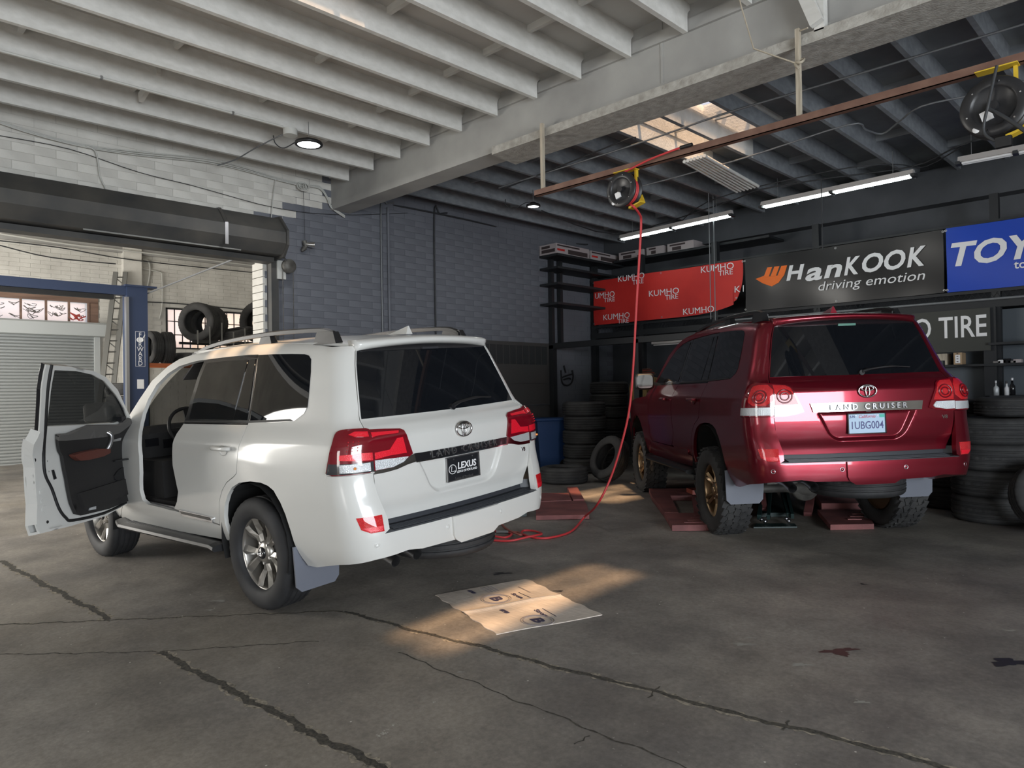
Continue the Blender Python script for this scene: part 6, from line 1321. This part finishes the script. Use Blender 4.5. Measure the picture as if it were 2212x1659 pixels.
g = gpt(2225, 1150); tyre((g.x+.16, g.y+.05, g.z+.33), 0, 'tyre leaning at the right picture edge against the front stack', 'loose tyres at the right edge', (1.25, 0, .55), .92)
#cE, zE = stack(2290, 1120, 4, 1, names(4, 'stack beyond the right picture edge'), 'tyre stack off the right edge', .98)
#cF, zF = stack(2085, 1085, 4, 0, names(4, 'stack half hidden behind the red bumper'), 'tyre stack behind the red bumper', 1.0)
# bench and shelving on the right
bx0, bx1, by = -2.9, 1.6, 10.2
bench = empty('workbench', (bx0, by, 0), 'dark workbench along the back wall behind the tyres', 'bench')
zt4 = on(2120, 892, 1, 10.0).z; MB().box(bx0, bx1, 10.0, 10.7, zt4-.04, zt4).build('bench_top', M['rust'] if False else M['timb2'], bench)
for x in (bx0+.05, -.6, bx1-.05): MB().box(x-.04, x+.04, 10.05, 10.13, 0, zt4-.04).build('leg', M['dsteel'], bench)
MB().box(bx0, bx1, 10.62, 10.66, .1, zt4-.05).build('back_panel', M['dsteel'], bench)
rk2 = empty('parts_shelving', (bx0, 10.8, 0), 'dark shelving with boxes and bottles on the back wall right of the red car', 'shelving')
M['dshelf'] = mat('teal_grey_wall_panel', (.085, .10, .115), .7)
MB().box(-4.0, 3, 11.22, 11.24, 0, 2.4).build('back_panel', M['dshelf'], rk2)
px_ = on(2136, 800, 1, 10.85).x; MB().box(px_-.07, px_+.07, 10.94, 11.02, 0, 2.42).build('post', M['dsteel'], rk2)
for (pa, py_, x0_, x1_) in ((2090, 787, -4.0, px_), (2190, 784, px_, 2.2), (2190, 854, px_, 2.2), (2190, 738, px_, 2.2)):
    z = on(pa, py_, 1, 10.9).z; MB().box(x0_, x1_, 10.85, 11.22, z-.03, z).build('shelf', M['dsteel'], rk2)
zs1 = on(2090, 787, 1, 10.9).z; zs2 = on(2190, 784, 1, 10.9).z; zs3 = on(2190, 854, 1, 10.9).z
def bx(pa, pb, py0, y, z, dep, m, label, cat='box', nm='carton', grp=None):
    a, b = on(pa, 780, 1, y).x, on(pb, 780, 1, y).x; h = on(pa, py0, 1, y).z-z; o = MB().box(a, b, y, y+dep, z, z+h).build(nm, m); return tag(o, label, cat, grp), a, b, h
o, a, b, h = bx(2060, 2078, 762, 10.88, zs1, .2, M['cardb'], 'brown carton with a white shipping label under the dark sign'); lb_ = MB().box(a+.02, b-.02, 10.877, 10.88, zs1+.02, zs1+h-.03).build('paper_label', M['prt'], o)
for k in range(4): MB().box(a+.035, b-.04, 10.874, 10.877, zs1+.035+k*.035, zs1+.045+k*.035).build('print', M['inkd'], o)
bx(2016, 2046, 765, 10.95, zs1, .2, M['timber'], 'plain pale carton left of the labelled carton'); 
for i, (pc, hh, r, m, lab) in enumerate(((2152, .16, .034, M['lens_clear'], 'clear spray bottle at the left end of the lower shelf'), (2175, .15, .028, M['prt'], 'dark bottle with a white label on the lower shelf'), (2187, .19, .034, M['blackg'], 'tall dark bottle with a clear neck on the lower shelf'))):
    x = on(pc, 850, 1, 10.95).x; b_ = empty('bottle', (x, 10.95, zs3), lab, 'bottle', 'bottles on the lower shelf')
    MB().lathe([(0, 0), (r, 0), (r, hh*.62), (r*.4, hh*.78), (r*.35, hh), (0, hh)], 16, Matrix.Translation((x, 10.95, zs3))).build('body', m, b_); MB().cyl((x, 10.95, zs3+hh), (x, 10.95, zs3+hh+.03), r*.42, n=10).build('cap', M['prt'] if i != 1 else M['blackm'], b_)
for i in range(5):
    x = on(2156+i*11, 780, 1, 10.98).x; o = MB().bbox(x-.05, x+.04, 10.93, 11.05, zs2, zs2+.035+.012*(i % 3), .006).build('hand_tool', [M['steel'], M['prt'], M['blackg'], M['steel'], M['carton']][i]); tag(o, ['flat steel part', 'white packet', 'black tool', 'steel tool', 'grey packet'][i]+' on the middle shelf right of the red car', 'tool', 'odds and ends on the middle shelf')
x = on(2033, 793, 1, 10.6).x; tag(MB().cyl((x, 10.6, 0), (x, 10.6, on(2033, 779, 1, 10.6).z), .045, n=12).build('pipe_stand', M['dsteel']), 'dark capped pipe just right of the red car window', 'stand')
# clutter in front of the red car
g = gpt(1395, 1010); dr = empty('wooden_drum', (-6.35, 10.35, .06), 'round brown wicker-like drum beyond the red car mirror', 'drum')
M['wicker'] = mat('brown_slatted_drum', (.30, .20, .07), .7, noise=(30, (.16, .10, .035), (.42, .29, .11), (1, 1, .2)))
cd = on(1395, 845, 1, 10.3); rr = .26
MB().lathe([(0, -.36), (.20, -.36), (.27, -.12), (.28, .05), (.24, .22), (.0, .27)], 28, Matrix.Translation((cd.x, 10.3, cd.z))).build('drum_body', M['wicker'], dr)
MB().box(cd.x-.02, cd.x+.05, 10.0, 10.04, cd.z-.2, cd.z+.22).build('strap', M['timber'], dr)
tbl = tag(MB().box(-7.0, -5.3, 9.95, 10.75, cd.z-.42, cd.z-.36).build('low_table', M['dsteel']), 'dark low table carrying the brown drum', 'table')
for x in (-6.95, -5.35):
    for y in (10.0, 10.7): MB().box(x-.03, x+.03, y-.03, y+.03, 0.05, cd.z-.42).build('leg', M['dsteel'], tbl)
M['redtool'] = mat('red_tool_paint', (.30, .05, .03), .5)
for i in range(5):
    a = on(1366+i*4, 800+i*2.2, 1, 10.2); b = on(1404+i*3, 796+i*3, 1, 10.5); tag(MB().tube([a, b], .010, 6).build('long_bar', M['redtool'] if i % 2 else M['rust']), ['topmost', 'second', 'third', 'fourth', 'lowest'][i]+' of the reddish bars lying above the brown drum', 'bar', 'reddish bars by the drum')
a, b = on(1410, 744, 1, 10.8), on(1500, 736, 1, 10.8); f = empty('strip_light', a, 'small unlit strip light under the mezzanine above the red bonnet', 'strip light', 'strip lights in the back bay')
MB().box(a.x, b.x, 10.76, 10.84, a.z, a.z+.04).build('housing', M['fixt'], f); MB().tube([(a.x+.02, 10.8, a.z-.015), (b.x-.02, 10.8, a.z-.015)], .012, 8).build('tube', M['prt'], f)
# ------------------------------------------------------------------ lift ramps under the red car and beside the white one
M['ramp'] = mat('dusty_red_ramp_steel', (.20, .060, .058), .65, noise=(4, (.12, .038, .038), (.26, .085, .08)), bump=(80, .3)); M['green'] = mat('dark_green_lift_steel', (.012, .030, .028), .4)
def slab(corners, t, m, name, par, z=None, lift=0):
    V = [gpt(*c) for c in corners]; n = len(V); b = [Vector((v.x, v.y, v.z+.004+lift)) for v in V]; tt = [Vector((v.x, v.y, v.z+.004+t+lift)) for v in V]
    return MB().add(b+tt, [tuple(range(n-1, -1, -1)), tuple(range(n, 2*n))]+[(i, (i+1) % n, n+(i+1) % n, n+i) for i in range(n)]).build(name, m, par)
rl = empty('scissor_lift', gpt(1640, 1120), 'low red and green scissor lift whose ramps lie under the red car', 'car lift')
slab([(1452, 1148), (1560, 1147), (1545, 1120), (1436, 1120)], .055, M['ramp'], 'ramp_tip', rl); slab([(1436, 1120), (1466, 1120), (1448, 1082), (1408, 1082)], .06, M['ramp'], 'ramp_side', rl); slab([(1500, 1120), (1545, 1120), (1530, 1082), (1495, 1082)], .06, M['ramp'], 'ramp_side', rl); slab([(1408, 1082), (1530, 1082), (1522, 1066), (1402, 1066)], .06, M['ramp'], 'ramp_top', rl)
for k in range(4): slab([(1478+8*k, 1143-5*k), (1520+8*k, 1143-5*k), (1518+8*k, 1141-5*k), (1476+8*k, 1141-5*k)], .008, M['ramp'], 'grip_bar', rl, lift=.056)
slab([(1794, 1146), (1888, 1144), (1872, 1112), (1766, 1112)], .05, M['ramp'], 'ramp_tip', rl); slab([(1775, 1108), (1860, 1108), (1800, 1060), (1742, 1060)], .10, M['ramp'], 'ramp_top', rl)
for k in range(4): slab([(1832+5*k, 1135-6*k), (1862+4*k, 1135-6*k), (1860+4*k, 1133-6*k), (1830+5*k, 1133-6*k)], .008, M['ramp'], 'grip_bar', rl, lift=.051)
slab([(1628, 1142), (1722, 1141), (1716, 1134), (1632, 1134)], .012, M['green'], 'base_plate', rl)
for (xa, ya_, xb, yb_, w) in ((1640, 1128, 1655, 1075, .04), (1660, 1128, 1668, 1078, .03), (1705, 1124, 1680, 1072, .05), (1712, 1126, 1692, 1078, .03)):
    a = gpt(xa, ya_, .05); b = gpt(xb, yb_-6, .26); MB().beam(a, b, w, .05).build('lift_arm', M['green'], rl)
a = gpt(1652, 1118, .08); b = gpt(1645, 1085, .30); MB().beam(a, b, .05, .03).build('link_arm', M['ramp'], rl)
a = gpt(1745, 1115, .02); b = gpt(1760, 1080, .28); MB().beam(a, b, .08, .04).build('link_arm', M['ramp'], rl)
for (x, y) in ((1645, 1132), (1653, 1136), (1699, 1130), (1704, 1135), (1660, 1126)): g = gpt(x, y, .045); MB().lathe([(0, .02), (.016, .018), (.018, -.02), (0, -.02)], 12, Matrix.Translation(g) @ Matrix.Rotation(PI/2, 4, 'X')).build('roller', M['steel'], rl)
slab([(1640, 1118), (1700, 1116), (1676, 1068), (1640, 1070)], .04, M['green'], 'lift_bed', rl)
a = gpt(1490, 1095, .18); b = gpt(1590, 1092, .18); MB().beam(a, b, .22, .05).build('cross_arm', M['redtool'], rl); MB().beam(gpt(1600, 1090, .16), gpt(1680, 1040, .20), .4, .05).build('cross_arm', M['ramp'], rl)
r2_ = empty('lift_ramp', gpt(1215, 1110), 'low dusty red ramp lying on the floor right of the white car', 'ramp')
slab([(1158, 1124), (1273, 1122), (1268, 1100), (1262, 1090), (1157, 1094)], .045, M['ramp'], 'ramp_plate', r2_); slab([(1157, 1093), (1235, 1090), (1228, 1074), (1157, 1074)], .05, M['ramp'], 'ramp_back', r2_); slab([(1238, 1090), (1262, 1090), (1247, 1062), (1225, 1062)], .06, M['ramp'], 'ramp_side', r2_)
slab([(1120, 1117), (1138, 1116), (1138, 1108), (1120, 1109)], .05, M['green'], 'pivot_box', r2_)
# ------------------------------------------------------------------ cardboard and floor marks
M['card'] = mat('pale_printed_cardboard', (.56, .49, .43), .8, noise=(9, (.49, .43, .37), (.62, .55, .48), (1, 8, 1)), bump=(30, .3)); M['cardp'] = mat('faded_navy_print', (.05, .045, .09), .7); M['cardg'] = mat('faint_grey_print', (.30, .27, .27), .8)
q = [gpt(940, 1287), gpt(1137, 1252), gpt(1300, 1330), gpt(1073, 1372)]
cbd = empty('cardboard_sheet', (q[0]+q[2])/2, 'flattened pale cardboard box with printed letters lying on the floor', 'cardboard')
def cp_(u, v, h=.006): # u along 0->3 / 1->2, v along 0->1
    a = q[0].lerp(q[1], v); b = q[3].lerp(q[2], v); p = a.lerp(b, u); return Vector((p.x, p.y, zfloor(p.x, p.y)+h+.004*math.sin(u*9)*math.sin(v*7)+(.010*max(0, 1-abs(u-.5)*22))))
for (u0, u1) in ((0, .495), (.505, 1)):
    V = []; F = []; N = 16
    for i in range(N+1):
        for j in range(N+1):
            u = u0+(u1-u0)*i/N; v = j/N; e = .010*math.sin(j*2.7+i) if j in (0, N) else 0; V.append(cp_(u, v+e))
    n0 = len(V); V += [v-Vector((0, 0, .005)) for v in V]
    for i in range(N):
        for j in range(N): f = (i*(N+1)+j, (i+1)*(N+1)+j, (i+1)*(N+1)+j+1, i*(N+1)+j+1); F += [f, tuple(k+n0 for k in f[::-1])]
    for i in range(N): F += [(i*(N+1), (i+1)*(N+1), (i+1)*(N+1)+n0, i*(N+1)+n0), (i*(N+1)+N, (i+1)*(N+1)+N, (i+1)*(N+1)+N+n0, i*(N+1)+N+n0)]
    for j in range(N): F += [(j, j+1, j+1+n0, j+n0), (N*(N+1)+j, N*(N+1)+j+1, N*(N+1)+j+1+n0, N*(N+1)+j+n0)]
    MB().add(V, F, False).build('cardboard_panel', M['card'], cbd)
eu = (q[3]-q[0]); ev = (q[1]-q[0]); 
def ctext(body, u, v, size, m=M['cardp'], sx=1.5, bold=.004): return text('print', body, size, m, cbd, None, .0004, 0, bold, 'CENTER', sx, wrap=lambda a, b, w: cp_(u+a/eu.length*1.0, v+b/ev.length, .0085+w)-origin(cbd))
def cring(u, v, r, m): MB().tube([cp_(u+r*math.cos(t)/eu.length, v+r*math.sin(t)/ev.length, .008) for t in [2*PI*k/30 for k in range(30)]], .0025, 4, closed=True).build('printed_ring', m, cbd)
for u in (.34, .90): ctext('B', u, .43 if u < .5 else .45, .10); cring(u, .43 if u < .5 else .45, .085, M['cardg']); cring(u, .43 if u < .5 else .45, .10, M['cardg'])
for u in (.10, .62): ctext('###', u, .33, .03); 
for (u, v) in ((.36, .66), (.78, .60)): ctext('Strom', u, v-.02, .045, sx=1.3, bold=.001); MB().beam(cp_(u-.08, v+.05, .008), cp_(u+.10, v+.05, .008), .004, .001).build('printed_line', M['cardp'], cbd)
for i in range(5):
    for j in range(4): MB().beam(cp_(.03+.03*i, .46+.035*j, .008), cp_(.05+.03*i, .475+.035*j, .008), .010, .001).build('printed_mark', M['cardg'], cbd)
MB().beam(cp_(.15, .80, .008), cp_(.33, .80, .008), .008, .001).build('printed_line', M['cardg'], cbd)
def blot(px, py, rx, ry, m, name, seed, lift=.0015, ang=0):
    c = gpt(px, py); r = random.Random(seed); n = 26; V = [(c.x, c.y, zfloor(c.x, c.y)+lift)]
    for k in range(n):
        a = 2*PI*k/n; s = 1+.35*math.sin(3*a+seed)+.2*math.sin(7*a+seed*2)+r.uniform(-.12, .12); x, y = rx*s*math.cos(a), ry*s*math.sin(a); X = c.x+x*math.cos(ang)-y*math.sin(ang); Y = c.y+x*math.sin(ang)+y*math.cos(ang); V.append((X, Y, zfloor(X, Y)+lift))
    return MB().add(V, [(0, k+1, (k+1) % n+1) for k in range(n)]).build(name, m, floor)
M['oil'] = mat('oil_stain', (.022, .020, .019), .35); M['rustst'] = mat('red_brown_stain', (.075, .035, .032), .6); M['pale'] = mat('pale_scuff', (.30, .29, .26), .85)
blot(2180, 1431, .085, .045, M['oil'], 'oil_stain', 3, ang=.8); blot(1808, 1408, .07, .035, M['rustst'], 'rust_stain', 5, ang=.7); blot(1838, 1403, .035, .018, M['rustst'], 'rust_stain', 8, ang=.7); blot(1818, 1414, .03, .02, M['rustst'], 'rust_stain', 9)
blot(1083, 1239, .06, .03, M['oil'], 'oil_stain', 2, ang=.8); blot(1865, 1262, .02, .012, M['oil'], 'oil_stain', 7); blot(1207, 1277, .03, .012, M['oil'], 'oil_stain', 11, ang=.5)
for i, (x, y, a) in enumerate(((1604, 1392, .05), (1730, 1436, .05), (1862, 1517, .03), (472, 1298, .06), (453, 1318, .03), (2180, 1362, .04), (1370, 1412, .02), (995, 1452, .02), (1620, 1378, .03))): blot(x, y, a, a*.35, M['pale'], 'paint_scuff', 20+i, ang=.6)
for i in range(150):
    px, py = rnd.uniform(0, 2212), rnd.uniform(1180, 1655)
    if 180 < px < 700 and py < 1330: continue
    blot(px, py, rnd.uniform(.002, .006), rnd.uniform(.002, .005), M['pale'], 'debris_speck', 50+i, .0012)
